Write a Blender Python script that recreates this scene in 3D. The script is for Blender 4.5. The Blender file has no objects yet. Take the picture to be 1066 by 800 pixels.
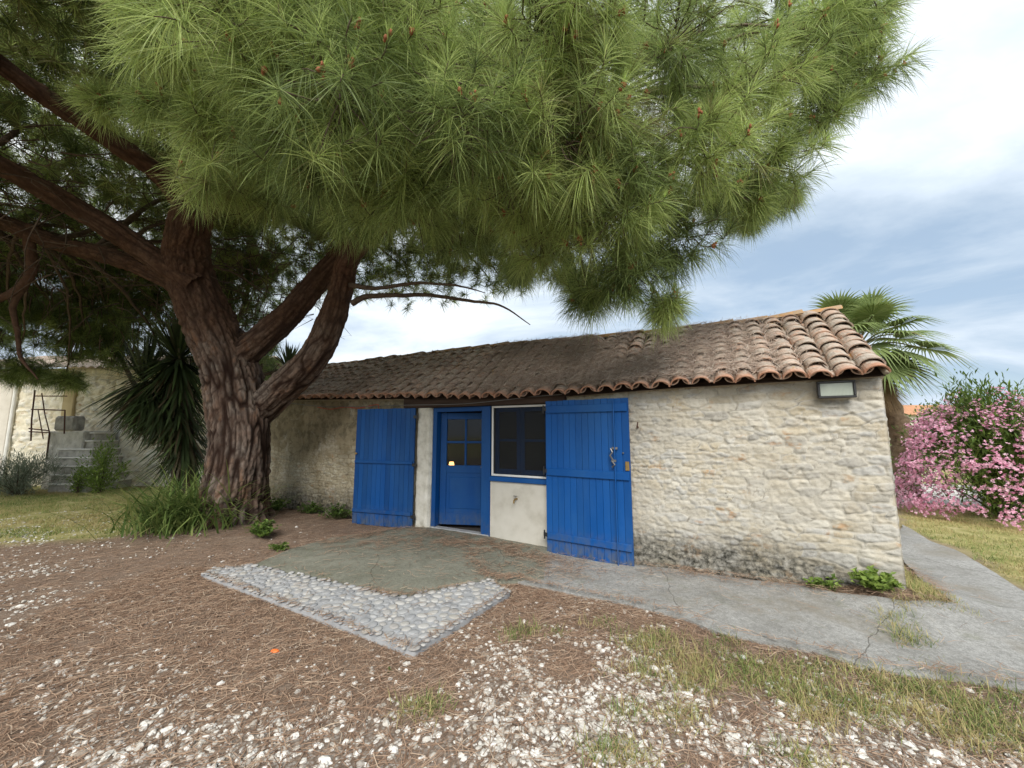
import bpy, math
import numpy as np
from mathutils import Vector
from mathutils.geometry import delaunay_2d_cdt

# ------------------------------------------------------------------ camera, sky, sun, exposure
SC = bpy.context.scene
COL = SC.collection
F, TILT, EYE = 400.0, math.radians(7.0), 1.55        # focal length for a 1066 px wide frame
cam = bpy.data.cameras.new('camera')
cam.sensor_width = 36.0
cam.lens = 36.0 * F / 1066.0
cam.clip_start = 0.05
cam.clip_end = 3000
camo = bpy.data.objects.new('camera', cam)
COL.objects.link(camo)
camo.location = (0, 0, EYE)
camo.rotation_euler = (math.radians(90) + TILT, 0, 0)
SC.camera = camo

SUN_EL, SUN_AZ = math.radians(42), math.radians(184)   # azimuth measured clockwise from +Y (the view direction)
SC.view_settings.view_transform = 'Standard'
SC.view_settings.look = 'None'
SC.view_settings.exposure = 1.05
SC.view_settings.gamma = 1.0
SC.render.engine = 'CYCLES'
SC.cycles.max_bounces = 8
SC.cycles.diffuse_bounces = 4
SC.cycles.transparent_max_bounces = 12
SC.cycles.use_denoising = True

W = bpy.data.worlds.new('World')
SC.world = W
W.use_nodes = True
nt = W.node_tree
nt.nodes.clear()
def wn(t, **kw):
    n = nt.nodes.new(t)
    for k, v in kw.items():
        setattr(n, k, v)
    return n
out = wn('ShaderNodeOutputWorld')
sky = wn('ShaderNodeTexSky', sky_type='NISHITA', sun_disc=False, sun_elevation=SUN_EL, sun_rotation=SUN_AZ)
bg1 = wn('ShaderNodeBackground'); bg1.inputs['Strength'].default_value = 0.085
nt.links.new(sky.outputs[0], bg1.inputs['Color'])
tc = wn('ShaderNodeTexCoord')
sep = wn('ShaderNodeSeparateXYZ'); nt.links.new(tc.outputs['Generated'], sep.inputs[0])
def wmath(op, a, b=None):
    n = wn('ShaderNodeMath', operation=op)
    for i, v in enumerate((a, b)):
        if v is None: continue
        if isinstance(v, (int, float)): n.inputs[i].default_value = v
        else: nt.links.new(v, n.inputs[i])
    return n.outputs[0]
zz = wmath('ADD', wmath('MAXIMUM', sep.outputs[2], 0.0), 0.16)
comb = wn('ShaderNodeCombineXYZ')
nt.links.new(wmath('DIVIDE', sep.outputs[0], zz), comb.inputs[0])
nt.links.new(wmath('DIVIDE', sep.outputs[1], zz), comb.inputs[1])
mp = wn('ShaderNodeMapping'); mp.inputs['Scale'].default_value = (0.62, 1.0, 1.0); mp.inputs['Rotation'].default_value = (0, 0, math.radians(-28)); mp.inputs['Location'].default_value = (3.4, 1.9, 0)
nt.links.new(comb.outputs[0], mp.inputs[0])
nz = wn('ShaderNodeTexNoise'); nz.inputs['Scale'].default_value = 0.85; nz.inputs['Detail'].default_value = 7; nz.inputs['Roughness'].default_value = 0.58; nz.inputs['Distortion'].default_value = 0.45
nt.links.new(mp.outputs[0], nz.inputs['Vector'])
# thick bright cloud high up, blue-grey banks lower down
high = wn('ShaderNodeMapRange'); high.inputs['From Min'].default_value = 0.10; high.inputs['From Max'].default_value = 0.62; high.inputs['To Min'].default_value = -0.06; high.inputs['To Max'].default_value = 0.075
nt.links.new(sep.outputs[2], high.inputs['Value'])
left = wn('ShaderNodeMapRange'); left.inputs['From Min'].default_value = -0.75; left.inputs['From Max'].default_value = 0.55; left.inputs['To Min'].default_value = 0.16; left.inputs['To Max'].default_value = 0.0
nt.links.new(sep.outputs[0], left.inputs['Value'])
dens = wmath('ADD', wmath('ADD', nz.outputs['Fac'], high.outputs[0]), left.outputs[0])
cr = wn('ShaderNodeValToRGB')
e = cr.color_ramp.elements
e[0].position = 0.36; e[0].color = (0.29, 0.375, 0.475, 1)
e[1].position = 0.72; e[1].color = (0.74, 0.77, 0.785, 1)
for p, c in ((0.46, (0.40, 0.475, 0.56, 1)), (0.54, (0.49, 0.56, 0.64, 1)), (0.62, (0.61, 0.665, 0.715, 1))):
    q = e.new(p); q.color = c
nt.links.new(dens, cr.inputs[0])
bg2 = wn('ShaderNodeBackground'); bg2.inputs['Strength'].default_value = 0.80
nt.links.new(cr.outputs[0], bg2.inputs['Color'])
mix = wn('ShaderNodeMixShader')
cov = wn('ShaderNodeMapRange'); cov.inputs['From Min'].default_value = 0.30; cov.inputs['From Max'].default_value = 0.50; cov.inputs['To Min'].default_value = 0.72; cov.inputs['To Max'].default_value = 1.0
nt.links.new(dens, cov.inputs['Value'])
nt.links.new(cov.outputs[0], mix.inputs[0])
nt.links.new(bg1.outputs[0], mix.inputs[1])
nt.links.new(bg2.outputs[0], mix.inputs[2])
nt.links.new(mix.outputs[0], out.inputs['Surface'])

sun = bpy.data.lights.new('sun', 'SUN')
sun.energy = 2.2
sun.angle = math.radians(34)
sun.color = (1.0, 0.965, 0.915)
suno = bpy.data.objects.new('sun', sun)
COL.objects.link(suno)
sd = Vector((math.sin(SUN_AZ) * math.cos(SUN_EL), math.cos(SUN_AZ) * math.cos(SUN_EL), math.sin(SUN_EL)))
suno.rotation_euler = sd.to_track_quat('Z', 'Y').to_euler()

# ------------------------------------------------------------------ helpers
RNG = np.random.default_rng(7)
R = math.radians
def ray(px, py):
    a = (px - 533) / F; b = -(py - 400) / F
    return np.array([a, math.cos(TILT) - math.sin(TILT) * b, math.sin(TILT) + math.cos(TILT) * b])
def at(px, py, Y):
    r = ray(px, py); return r * Y / r[1] + np.array([0, 0, EYE])
def gnd(px, py, z=0.0):
    r = ray(px, py); return r * (z - EYE) / r[2] + np.array([0, 0, EYE])
def proj(P):
    P = np.asarray(P, float); y = P[:, 1]; z = P[:, 2] - EYE
    d = math.cos(TILT) * y + math.sin(TILT) * z
    u = -math.sin(TILT) * y + math.cos(TILT) * z
    d = np.where(d < 0.05, 0.05, d)
    return 533 + F * P[:, 0] / d, 400 - F * u / d

def hsh(ix, iy, iz, seed):
    h = (ix.astype(np.int64) * 374761393 + iy.astype(np.int64) * 668265263 + iz.astype(np.int64) * 2147483647 + seed * 1274126177) & 0xffffffff
    h = ((h ^ (h >> 13)) * 1274126177) & 0xffffffff
    h = ((h ^ (h >> 16)) * 2246822519) & 0xffffffff
    return ((h ^ (h >> 15)) & 0xffffff) / float(0xffffff)
def vnoise(x, y, z=None, seed=0):
    x = np.asarray(x, float); y = np.asarray(y, float)
    z = np.zeros_like(x) if z is None else np.asarray(z, float)
    xi, yi, zi = np.floor(x), np.floor(y), np.floor(z)
    fx, fy, fz = x - xi, y - yi, z - zi
    fx, fy, fz = [f * f * (3 - 2 * f) for f in (fx, fy, fz)]
    r = 0
    for a in (0, 1):
        wx = fx if a else 1 - fx
        for b in (0, 1):
            wy = fy if b else 1 - fy
            for c in (0, 1):
                wz = fz if c else 1 - fz
                r = r + wx * wy * wz * hsh(xi + a, yi + b, zi + c, seed)
    return r
def fbm(x, y, z=None, seed=0, oct=4, gain=0.5):
    s = 0; a = 1; t = 0; f = 1
    for o in range(oct):
        s = s + a * vnoise(x * f, y * f, None if z is None else z * f, seed + 17 * o); t += a; a *= gain; f *= 2.03
    return s / t
def sstep(a, b, x):
    t = np.clip((x - a) / (b - a), 0, 1); return t * t * (3 - 2 * t)
def cells(x, y, cx, cy, seed, jit=0.8, p=3.0):
    """blocky cellular pattern: F2-F1 edge distance and a random id per cell; rows are offset like rubble courses"""
    gy = np.floor(y / cy)
    f1 = np.full(x.shape, 9.0); f2 = np.full(x.shape, 9.0); idd = np.zeros(x.shape)
    for dy in (-1, 0, 1):
        r = gy + dy
        off = hsh(r, r * 0 + 3, r * 0, seed + 5)
        w = cx * (0.75 + 0.6 * hsh(r, r * 0 + 7, r * 0, seed + 9))
        gx = np.floor(x / w + off)
        for dx in (-1, 0, 1):
            k = gx + dx
            sx = (k + 0.5 + (hsh(k, r, r * 0, seed) - .5) * jit - off) * w
            sy = (r + 0.5 + (hsh(k, r, r * 0 + 1, seed) - .5) * jit * 0.55) * cy
            d = (np.abs((x - sx) / w) ** p + np.abs((y - sy) / cy) ** p) ** (1 / p)
            m = d < f1
            f2 = np.where(m, f1, np.minimum(f2, d))
            idd = np.where(m, hsh(k, r, r * 0 + 2, seed), idd)
            f1 = np.where(m, d, f1)
    return f2 - f1, idd

class MB:
    """collects vertices, faces (arrays of equal-sided polygons) and one colour per vertex"""
    def __init__(s): s.v = []; s.f = []; s.c = []; s.n = 0
    def add(s, v, faces, c=None):
        v = np.asarray(v, float).reshape(-1, 3)
        if not isinstance(faces, list): faces = [faces]
        for f in faces:
            f = np.asarray(f, np.int64)
            if f.size: s.f.append(f + s.n)
        if c is None: c = np.zeros((len(v), 3))
        c = np.asarray(c, float)
        if c.ndim == 1: c = np.tile(c, (len(v), 1))
        s.v.append(v); s.c.append(c); s.n += len(v)
        return s
    def box(s, x0, x1, y0, y1, z0, z1, c=None, bev=0.0):
        if bev > 0:
            b = bev; V = []; 
            for (X, Y) in ((x0, y0), (x1, y0), (x1, y1), (x0, y1)): pass
            xs, ys, zs = (x0, x0 + b, x1 - b, x1), (y0, y0 + b, y1 - b, y1), (z0, z0 + b, z1 - b, z1)
            import itertools
            ids = {}
            for i, j, k in itertools.product(range(4), repeat=3):
                ext = sum(q in (0, 3) for q in (i, j, k))
                if ext == 1: ids[(i, j, k)] = len(V); V.append((xs[i], ys[j], zs[k]))
            Q, T = [], []
            g = lambda *a: ids[a]
            for q in (0, 3):
                fl = (lambda l: l if q == 3 else l[::-1])
                Q.append(fl([g(q, 1, 1), g(q, 2, 1), g(q, 2, 2), g(q, 1, 2)]))
                Q.append(fl([g(1, q, 2), g(2, q, 2), g(2, q, 1), g(1, q, 1)]))
                Q.append(fl([g(1, 1, q), g(2, 1, q), g(2, 2, q), g(1, 2, q)]))
            i_ = lambda q: 1 if q == 0 else 2
            for a in (0, 3):
                for b2 in (0, 3):
                    Q.append([g(a, i_(b2), 1), g(a, i_(b2), 2), g(i_(a), b2, 2), g(i_(a), b2, 1)])
                    Q.append([g(a, 1, i_(b2)), g(a, 2, i_(b2)), g(i_(a), 2, b2), g(i_(a), 1, b2)])
                    Q.append([g(1, a, i_(b2)), g(2, a, i_(b2)), g(2, i_(a), b2), g(1, i_(a), b2)])
                    for c2 in (0, 3):
                        T.append([g(a, i_(b2), i_(c2)), g(i_(a), b2, i_(c2)), g(i_(a), i_(b2), c2)])
            return s.add(V, [np.array(Q), np.array(T)], c)
        V = [(x0, y0, z0), (x1, y0, z0), (x1, y1, z0), (x0, y1, z0), (x0, y0, z1), (x1, y0, z1), (x1, y1, z1), (x0, y1, z1)]
        return s.add(V, np.array([(0, 3, 2, 1), (4, 5, 6, 7), (0, 1, 5, 4), (1, 2, 6, 5), (2, 3, 7, 6), (3, 0, 4, 7)]), c)
    def tube(s, pts, rad, seg=8, c=None, caps=True):
        V, Fq = tube(pts, rad, seg)
        n = len(pts)
        fs = [Fq]
        if caps:
            fs.append(np.array([list(range(seg))[::-1]])); fs.append(np.array([list(range((n - 1) * seg, n * seg))]))
        return s.add(V, fs, c)
    def xform(s, Mx, t=(0, 0, 0)):
        Mx = np.asarray(Mx)
        s.v = [v @ Mx.T + np.asarray(t) for v in s.v]; return s
    def grid(s, P, c=None, flip=False):
        """P (n,m,3)"""
        n, m = P.shape[:2]
        i, j = np.meshgrid(np.arange(n - 1), np.arange(m - 1), indexing='ij')
        a = (i * m + j).ravel()
        f = np.stack([a, a + m, a + m + 1, a + 1], 1)
        if flip: f = f[:, ::-1]
        return s.add(P.reshape(-1, 3), f, None if c is None else np.asarray(c).reshape(-1, 3))

def frames(pts):
    P = np.asarray(pts, float)
    T = np.gradient(P, axis=0); T /= np.linalg.norm(T, axis=1, keepdims=True) + 1e-12
    ref = np.array([0, 0, 1.0]) if abs(T[0][2]) < .9 else np.array([1.0, 0, 0])
    U = []; u = ref - T[0] * (ref @ T[0]); u /= np.linalg.norm(u)
    for t in T:
        u = u - t * (u @ t); u /= np.linalg.norm(u) + 1e-12; U.append(u)
    U = np.array(U)
    return P, T, U, np.cross(T, U)
def tube(pts, rad, seg=8):
    P, T, U, V = frames(pts); n = len(P)
    r = np.broadcast_to(np.asarray(rad, float), (n,))
    a = np.arange(seg) * 2 * np.pi / seg
    X = P[:, None] + r[:, None, None] * (U[:, None] * np.cos(a)[None, :, None] + V[:, None] * np.sin(a)[None, :, None])
    i, j = np.meshgrid(np.arange(n - 1), np.arange(seg), indexing='ij')
    b = (i * seg + j).ravel(); b2 = (i * seg + (j + 1) % seg).ravel()
    return X.reshape(-1, 3), np.stack([b, b2, b2 + seg, b + seg], 1)
def spline(pts, n):
    P = np.asarray(pts, float); k = len(P)
    Q = np.vstack([2 * P[0] - P[1], P, 2 * P[-1] - P[-2]])
    t = np.linspace(0, k - 1 - 1e-9, n); i = t.astype(int); f = (t - i)[:, None]
    a, b, c, d = Q[i], Q[i + 1], Q[i + 2], Q[i + 3]
    return .5 * (2 * b + (c - a) * f + (2 * a - 5 * b + 4 * c - d) * f * f + (3 * b - a - 3 * c + d) * f ** 3)

def link(name, mb, mat, parent=None, smooth=False, world=False):
    v = np.concatenate(mb.v); c = np.concatenate(mb.c)
    if world and parent is not None: v = v - np.array(parent.location)
    me = bpy.data.meshes.new(name)
    tot = [f for f in mb.f]
    loops = np.concatenate([f.ravel() for f in tot]).astype(np.int32)
    sizes = np.concatenate([np.full(len(f), f.shape[1]) for f in tot]).astype(np.int32)
    starts = np.concatenate([[0], np.cumsum(sizes)[:-1]]).astype(np.int32)
    me.vertices.add(len(v)); me.vertices.foreach_set('co', v.astype(np.float32).ravel())
    me.loops.add(len(loops)); me.loops.foreach_set('vertex_index', loops)
    me.polygons.add(len(sizes)); me.polygons.foreach_set('loop_start', starts); me.polygons.foreach_set('loop_total', sizes)
    me.polygons.foreach_set('use_smooth', np.full(len(sizes), bool(smooth)))
    at_ = me.attributes.new('tint', 'FLOAT_COLOR', 'POINT')
    at_.data.foreach_set('color', np.hstack([c, np.ones((len(c), 1))]).astype(np.float32).ravel())
    me.update(); me.validate()
    if mat: me.materials.append(mat)
    o = bpy.data.objects.new(name, me); COL.objects.link(o)
    if parent is not None: o.parent = parent
    return o
def tag(o, label=None, cat=None, group=None, kind=None):
    for k, v in (('label', label), ('category', cat), ('group', group), ('kind', kind)):
        if v: o[k] = v
    return o
def thing(name, loc, label, cat, group=None, rz=0.0):
    o = bpy.data.objects.new(name, None); o.empty_display_size = .2; COL.objects.link(o)
    o.location = tuple(float(q) for q in loc); o.rotation_euler = (0, 0, rz)
    return tag(o, label, cat, group)

# ------------------------------------------------------------------ materials
class NT:
    def __init__(s, name):
        s.m = bpy.data.materials.new(name); s.m.use_nodes = True; s.t = s.m.node_tree; s.t.nodes.clear()
        s.out = s.t.nodes.new('ShaderNodeOutputMaterial')
    def n(s, t, **kw):
        x = s.t.nodes.new('ShaderNode' + t)
        for k, v in kw.items(): setattr(x, k, v)
        return x
    def l(s, a, b): s.t.links.new(a, b)
    def coord(s, kind='Object'):
        if not hasattr(s, 'tc'): s.tc = s.n('TexCoord')
        return s.tc.outputs[kind]
    def noise(s, scale, detail=5, rough=.55, dist=0.0, stretch=None, vec=None):
        x = s.n('TexNoise'); x.inputs['Scale'].default_value = scale; x.inputs['Detail'].default_value = detail
        x.inputs['Roughness'].default_value = rough; x.inputs['Distortion'].default_value = dist
        v = vec or s.coord()
        if stretch:
            mpn = s.n('Mapping'); mpn.inputs['Scale'].default_value = stretch; s.l(v, mpn.inputs[0]); v = mpn.outputs[0]
        s.l(v, x.inputs['Vector']); return x.outputs['Fac']
    def attr(s, i=None):
        if not hasattr(s, 'at'):
            s.at = s.n('Attribute', attribute_name='tint'); s.sp = s.n('SeparateColor'); s.l(s.at.outputs['Color'], s.sp.inputs[0])
        return s.sp.outputs[i]
    def ramp(s, fac, stops):
        x = s.n('ValToRGB'); el = x.color_ramp.elements
        while len(el) > 1: el.remove(el[-1])
        el[0].position = stops[0][0]; el[0].color = (*stops[0][1], 1)
        for p, c in stops[1:]:
            q = el.new(p); q.color = (*c, 1)
        s.l(fac, x.inputs[0]); return x.outputs[0]
    def mix(s, fac, a, b, mode='MIX'):
        x = s.n('Mix', data_type='RGBA', blend_type=mode)
        for sock, v in ((x.inputs[0], fac), (x.inputs[6], a), (x.inputs[7], b)):
            if isinstance(v, (int, float)): sock.default_value = v
            elif isinstance(v, tuple): sock.default_value = (*v, 1)
            else: s.l(v, sock)
        return x.outputs[2]
    def math(s, op, a, b=0.0, clamp=False):
        x = s.n('Math', operation=op, use_clamp=clamp)
        for i, v in enumerate((a, b)):
            if isinstance(v, (int, float)): x.inputs[i].default_value = v
            else: s.l(v, x.inputs[i])
        return x.outputs[0]
    def rng(s, v, a, b, c=0.0, d=1.0):
        x = s.n('MapRange'); x.inputs[1].default_value = a; x.inputs[2].default_value = b; x.inputs[3].default_value = c; x.inputs[4].default_value = d
        s.l(v, x.inputs[0]); return x.outputs[0]
    def principled(s, color, rough=.8, spec=.3, bump=None, bstr=.3, bdist=.01, metal=0.0):
        p = s.n('BsdfPrincipled'); p.inputs['Roughness'].default_value = rough if isinstance(rough, (int, float)) else .5
        if not isinstance(rough, (int, float)): s.l(rough, p.inputs['Roughness'])
        p.inputs['Specular IOR Level'].default_value = spec; p.inputs['Metallic'].default_value = metal
        if isinstance(color, tuple): p.inputs['Base Color'].default_value = (*color, 1)
        else: s.l(color, p.inputs['Base Color'])
        if bump is not None:
            b = s.n('Bump'); b.inputs['Strength'].default_value = bstr; b.inputs['Distance'].default_value = bdist
            s.l(bump, b.inputs['Height']); s.l(b.outputs[0], p.inputs['Normal'])
        return p.outputs[0]
    def done(s, sh): s.l(sh, s.out.inputs['Surface']); return s.m

def noisy(name, cols, scale=6, rough=.8, bump=.3, bscale=60, bdist=.006, spec=.25, metal=0.0, stretch=None, detail=6):
    t = NT(name); f = t.noise(scale, detail, .6, stretch=stretch)
    k = len(cols)
    col = t.ramp(f, [(.28 + .44 * i / max(1, k - 1), c) for i, c in enumerate(cols)])
    b = t.noise(bscale, 5, .6, stretch=stretch) if bump else None
    return t.done(t.principled(col, rough, spec, b, bump, bdist, metal))
def leafy(name, stops, trans=.35, rough=.5, spec=.3):
    """thin leaf: tint.r picks the colour along the ramp"""
    t = NT(name); col = t.ramp(t.attr(0), stops)
    p = t.principled(col, rough, spec)
    tr = t.n('BsdfTranslucent'); t.l(col, tr.inputs[0])
    mx = t.n('MixShader'); mx.inputs[0].default_value = trans; t.l(p, mx.inputs[1]); t.l(tr.outputs[0], mx.inputs[2])
    return t.done(mx.outputs[0])

def stone_mat(name, creamy, grey, mortar, stain=True, patches=False):
    """tint.r = stone id, tint.g = how much joint, tint.b = dark lichen"""
    t = NT(name)
    idc = t.ramp(t.attr(0), [(0, creamy[0]), (.35, creamy[1]), (.6, creamy[2]), (.82, grey), (1, creamy[0])])
    big = t.noise(1.6, 5, .6)
    idc = t.mix(t.rng(big, .45, .7, 0, .65), idc, grey)
    idc = t.mix(t.rng(t.attr(0), .86, .95, 0, .55), idc, tuple(q * .62 for q in grey))
    idc = t.mix(t.rng(t.noise(2.3, 5, .6), .52, .66, 0, .5), idc, (creamy[1][0] * 1.02, creamy[1][1] * .93, creamy[1][2] * .76))
    fine = t.noise(34, 6, .7)
    idc = t.mix(t.rng(fine, .35, .7, 0, .5), idc, t.mix(.5, idc, (.62, .58, .48)))
    rust = t.math('MULTIPLY', t.rng(t.noise(3.1, 3, .5, stretch=(1, 1, 2.2)), .59, .67), t.rng(t.noise(16, 4), .38, .58))
    idc = t.mix(t.math('MULTIPLY', rust, .7), idc, (.36, .2, .085))
    col = t.mix(t.rng(t.attr(1), .25, .8), idc, mortar)
    crev = t.math('MULTIPLY', t.rng(t.attr(1), .70, 1.0), t.rng(t.noise(7, 4, .6), .46, .60))
    col = t.mix(t.math('MULTIPLY', crev, .75), col, tuple(q * .33 for q in mortar))
    pits = t.rng(t.noise(75, 4, .7), .33, .42, 1, 0)
    col = t.mix(t.math('MULTIPLY', pits, .45), col, (.2, .18, .14))
    if patches:
        col = t.mix(t.rng(t.noise(2.6, 7, .7, .6), .55, .68, 0, .7), col, (.52, .48, .40))
        col = t.mix(t.rng(t.noise(1.7, 6, .65, .5, (1.6, 1, .6)), .52, .70, 0, .75), col, (.155, .12, .065))
    if stain:
        blot = t.rng(t.noise(15, 7, .75), .30, .66)
        lf = t.math('MULTIPLY', t.attr(2), t.math('ADD', blot, .15), True)
        col = t.mix(lf, col, t.ramp(t.noise(48, 4, .7), [(.3, (.022, .022, .018)), (.55, (.06, .057, .046)), (.78, (.12, .115, .09))]))
    b = t.math('ADD', t.math('MULTIPLY', t.noise(30, 6, .7), .8), t.math('MULTIPLY', t.noise(130, 4, .6), .35))
    return t.done(t.principled(col, .93, .12, b, .75, .012))
M_STONE = stone_mat('limestone_rubble', [(.44, .40, .32), (.385, .34, .26), (.50, .47, .40)], (.37, .362, .34), (.44, .41, .345))
M_OLDWALL = stone_mat('weathered_wall', [(.40, .35, .24), (.31, .26, .17), (.50, .45, .33)], (.33, .30, .23), (.29, .24, .155), True, True)
M_FARSTONE = stone_mat('pale_limestone', [(.80, .74, .60), (.72, .64, .48), (.84, .80, .69)], (.68, .65, .58), (.80, .74, .60), False)

def paint(name, c, worn, rough=.42):
    t = NT(name)
    f = t.noise(3, 4, .5); col = t.mix(t.rng(f, .3, .7, 0, .35), c, tuple(q * 1.35 for q in c))
    grain = t.noise(260, 4, .6, stretch=(1, 1, .05))
    col = t.mix(t.math('MULTIPLY', t.attr(0), .45), col, tuple(q * 1.9 + .004 for q in c))
    col = t.mix(t.math('MULTIPLY', t.attr(1), .6), col, tuple(q * .45 for q in c))
    scr = t.math('MULTIPLY', t.rng(t.noise(26, 6, .75, stretch=(1, 1, .25)), .66, .72), .55)
    col = t.mix(t.math('MULTIPLY', scr, .8), col, worn)
    b = t.math('ADD', grain, t.math('MULTIPLY', t.noise(9, 3), .3))
    fade = t.rng(t.noise(1.3, 6, .7, stretch=(1.5, 1, .5)), .42, .68, 0, .30)
    col = t.mix(fade, col, (.035, .12, .26))
    sz = t.n('SeparateXYZ'); t.l(t.coord(), sz.inputs[0])
    hem = t.math('MULTIPLY', t.rng(sz.outputs[2], .03, .34, .75, 0), t.rng(t.noise(14, 6, .7, stretch=(1, 1, .5)), .40, .62))
    col = t.mix(hem, col, (.10, .11, .11))
    return t.done(t.principled(col, t.rng(f, .3, .7, rough, rough + .15), .25, b, .10, .003))
M_BLUE = paint('blue_paint', (.002, .062, .238), (.035, .13, .31))
M_BLUE2 = paint('blue_paint_shaded', (.002, .052, .20), (.03, .11, .24))  # darker copy of the blue, with the left side's shade put into the colour
M_WHITE = noisy('white_paint', [(.62, .61, .57), (.78, .77, .74)], 5, .5, .1, 80)
M_LIME = noisy('limewash', [(.42, .39, .32), (.62, .59, .51), (.72, .69, .62)], 7, .9, .5, 40, .01)
M_RENDER = noisy('pale_render', [(.44, .41, .34), (.55, .52, .45), (.60, .57, .50)], 3.5, .92, .35, 90, .004)
M_WOOD = noisy('old_lintel_wood', [(.025, .016, .012), (.06, .038, .028), (.09, .06, .045)], 8, .85, .6, 30, .01, stretch=(.15, 1, 1))
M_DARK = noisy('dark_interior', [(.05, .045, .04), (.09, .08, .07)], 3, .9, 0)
M_BLACK = noisy('black_metal', [(.012, .012, .013), (.025, .025, .025)], 20, .45, .1, 90, spec=.5)
M_IRON = noisy('rusty_iron', [(.05, .025, .02), (.10, .045, .035), (.06, .04, .035)], 20, .8, .4, 90)
M_STEEL = noisy('worn_steel', [(.16, .16, .155), (.30, .29, .28)], 30, .45, .2, 120, spec=.5, metal=.8)
M_BRASS = noisy('old_brass', [(.24, .15, .05), (.36, .24, .09)], 30, .45, .1, 90, spec=.5, metal=.6)
M_CABLE = noisy('grey_cable', [(.12, .115, .11), (.2, .19, .18)], 10, .6, 0)
M_RED = noisy('red_cord', [(.45, .05, .03), (.55, .08, .05)], 10, .6, 0)
M_ORANGE = noisy('orange_plastic', [(.75, .15, .03), (.85, .20, .05)], 20, .6, .2, 60)

def glass(name, tint, alpha):
    t = NT(name); g = t.principled(tint, .06, .6); tr = t.n('BsdfTransparent'); mx = t.n('MixShader'); mx.inputs[0].default_value = alpha
    t.l(tr.outputs[0], mx.inputs[1]); t.l(g, mx.inputs[2]); return t.done(mx.outputs[0])
M_GLASS = glass('window_glass', (.02, .022, .024), .45)
def screen_mat():
    t = NT('insect_screen'); p = t.principled((.012, .013, .014), .6, .3); tr = t.n('BsdfTransparent'); mx = t.n('MixShader'); mx.inputs[0].default_value = .42
    t.l(tr.outputs[0], mx.inputs[1]); t.l(p, mx.inputs[2]); return t.done(mx.outputs[0])
M_SCREEN = screen_mat()
def lampglass():
    t = NT('ribbed_lamp_glass'); w = t.n('TexWave'); w.inputs['Scale'].default_value = 30; t.l(t.coord(), w.inputs[0])
    return t.done(t.principled((.33, .36, .30), .18, .6, w.outputs['Fac'], .4, .004))
M_LAMPGLASS = lampglass()
def glow():
    t = NT('warm_lamp_glow'); e_ = t.n('Emission'); e_.inputs[0].default_value = (1, .5, .16, 1); e_.inputs[1].default_value = 5; return t.done(e_.outputs[0])
M_GLOW = glow()

def tile_mat():
    t = NT('canal_tile')
    base = t.ramp(t.attr(0), [(0, (.38, .225, .155)), (.3, (.50, .33, .24)), (.55, (.43, .33, .26)), (.8, (.56, .42, .33)), (1, (.33, .265, .22))])
    lich = t.rng(t.noise(11, 6, .7), .38, .56)
    base = t.mix(t.math('MULTIPLY', lich, .78), base, t.ramp(t.noise(30, 4), [(.3, (.18, .165, .14)), (.5, (.38, .35, .295)), (.7, (.52, .50, .44))]))
    org = t.math('MULTIPLY', t.rng(t.noise(5, 5, .65), .63, .70), .8)
    base = t.mix(org, base, (.46, .27, .06))
    blk = t.rng(t.noise(17, 5, .7), .60, .68, 0, .75)
    base = t.mix(blk, base, (.035, .032, .028))
    base = t.mix(t.math('MULTIPLY', t.attr(1), .85), base, (.43, .19, .105))
    b = t.math('ADD', t.noise(40, 5, .7), t.math('MULTIPLY', t.noise(150, 3), .4))
    return t.done(t.principled(base, .9, .15, b, .5, .006))
M_TILE = tile_mat()
M_RIDGE = noisy('ridge_tile', [(.40, .19, .10), (.46, .27, .12), (.34, .25, .17), (.50, .30, .10)], 9, .9, .5, 50, .006)
M_MORTAR = noisy('roof_mortar', [(.25, .21, .16), (.40, .35, .27)], 8, .95, .6, 40, .01)
M_FARTILE = noisy('orange_roof', [(.40, .20, .11), (.50, .27, .15)], 3, .9, .6, 8, .05)

def bark_mat():
    """tint.r = plate id, tint.g = fissure depth, tint.b = smoothness of upper limbs"""
    t = NT('pine_bark')
    plate = t.ramp(t.attr(0), [(0, (.105, .066, .048)), (.4, (.15, .094, .067)), (.7, (.185, .125, .095)), (1, (.13, .095, .076))])
    flake = t.noise(28, 6, .7, stretch=(1, 1, .35))
    plate = t.mix(t.rng(flake, .4, .66, 0, .8), plate, (.24, .165, .125))
    plate = t.mix(t.rng(flake, .28, .38, .8, 0), plate, (.075, .04, .027))
    grey = t.rng(t.noise(2.6, 5), .42, .62, 0, .7)
    plate = t.mix(grey, plate, t.mix(t.rng(flake, .4, .6), (.15, .125, .105), (.27, .235, .20)))
    rustp = t.rng(t.noise(5, 4, .6, stretch=(1, 1, .5)), .56, .66, 0, .55)
    plate = t.mix(rustp, plate, (.23, .115, .06))
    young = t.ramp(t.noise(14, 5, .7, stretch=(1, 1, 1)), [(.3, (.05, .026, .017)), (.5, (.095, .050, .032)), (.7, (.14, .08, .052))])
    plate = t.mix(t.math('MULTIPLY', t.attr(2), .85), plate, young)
    col = t.mix(t.attr(1), plate, (.026, .014, .010))
    b = t.math('ADD', t.noise(45, 6, .7, stretch=(1, 1, .4)), t.math('MULTIPLY', t.noise(160, 3), .3))
    return t.done(t.principled(col, .95, .1, b, .9, .015))
M_BARK = bark_mat()
M_TWIG = noisy('twig_bark', [(.055, .037, .026), (.10, .072, .053), (.14, .105, .08)], 18, .9, .4, 60)
M_NEEDLE = leafy('pine_needles', [(0, (.10, .135, .045)), (.3, (.22, .29, .095)), (.55, (.37, .46, .155)), (.8, (.55, .63, .23)), (.9, (.50, .66, .19)), (1, (.15, .10, .06))], .45, .5, .3)
M_CONE = noisy('pine_buds', [(.16, .055, .03), (.30, .11, .05), (.22, .08, .045)], 30, .8, .5, 80)
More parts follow.
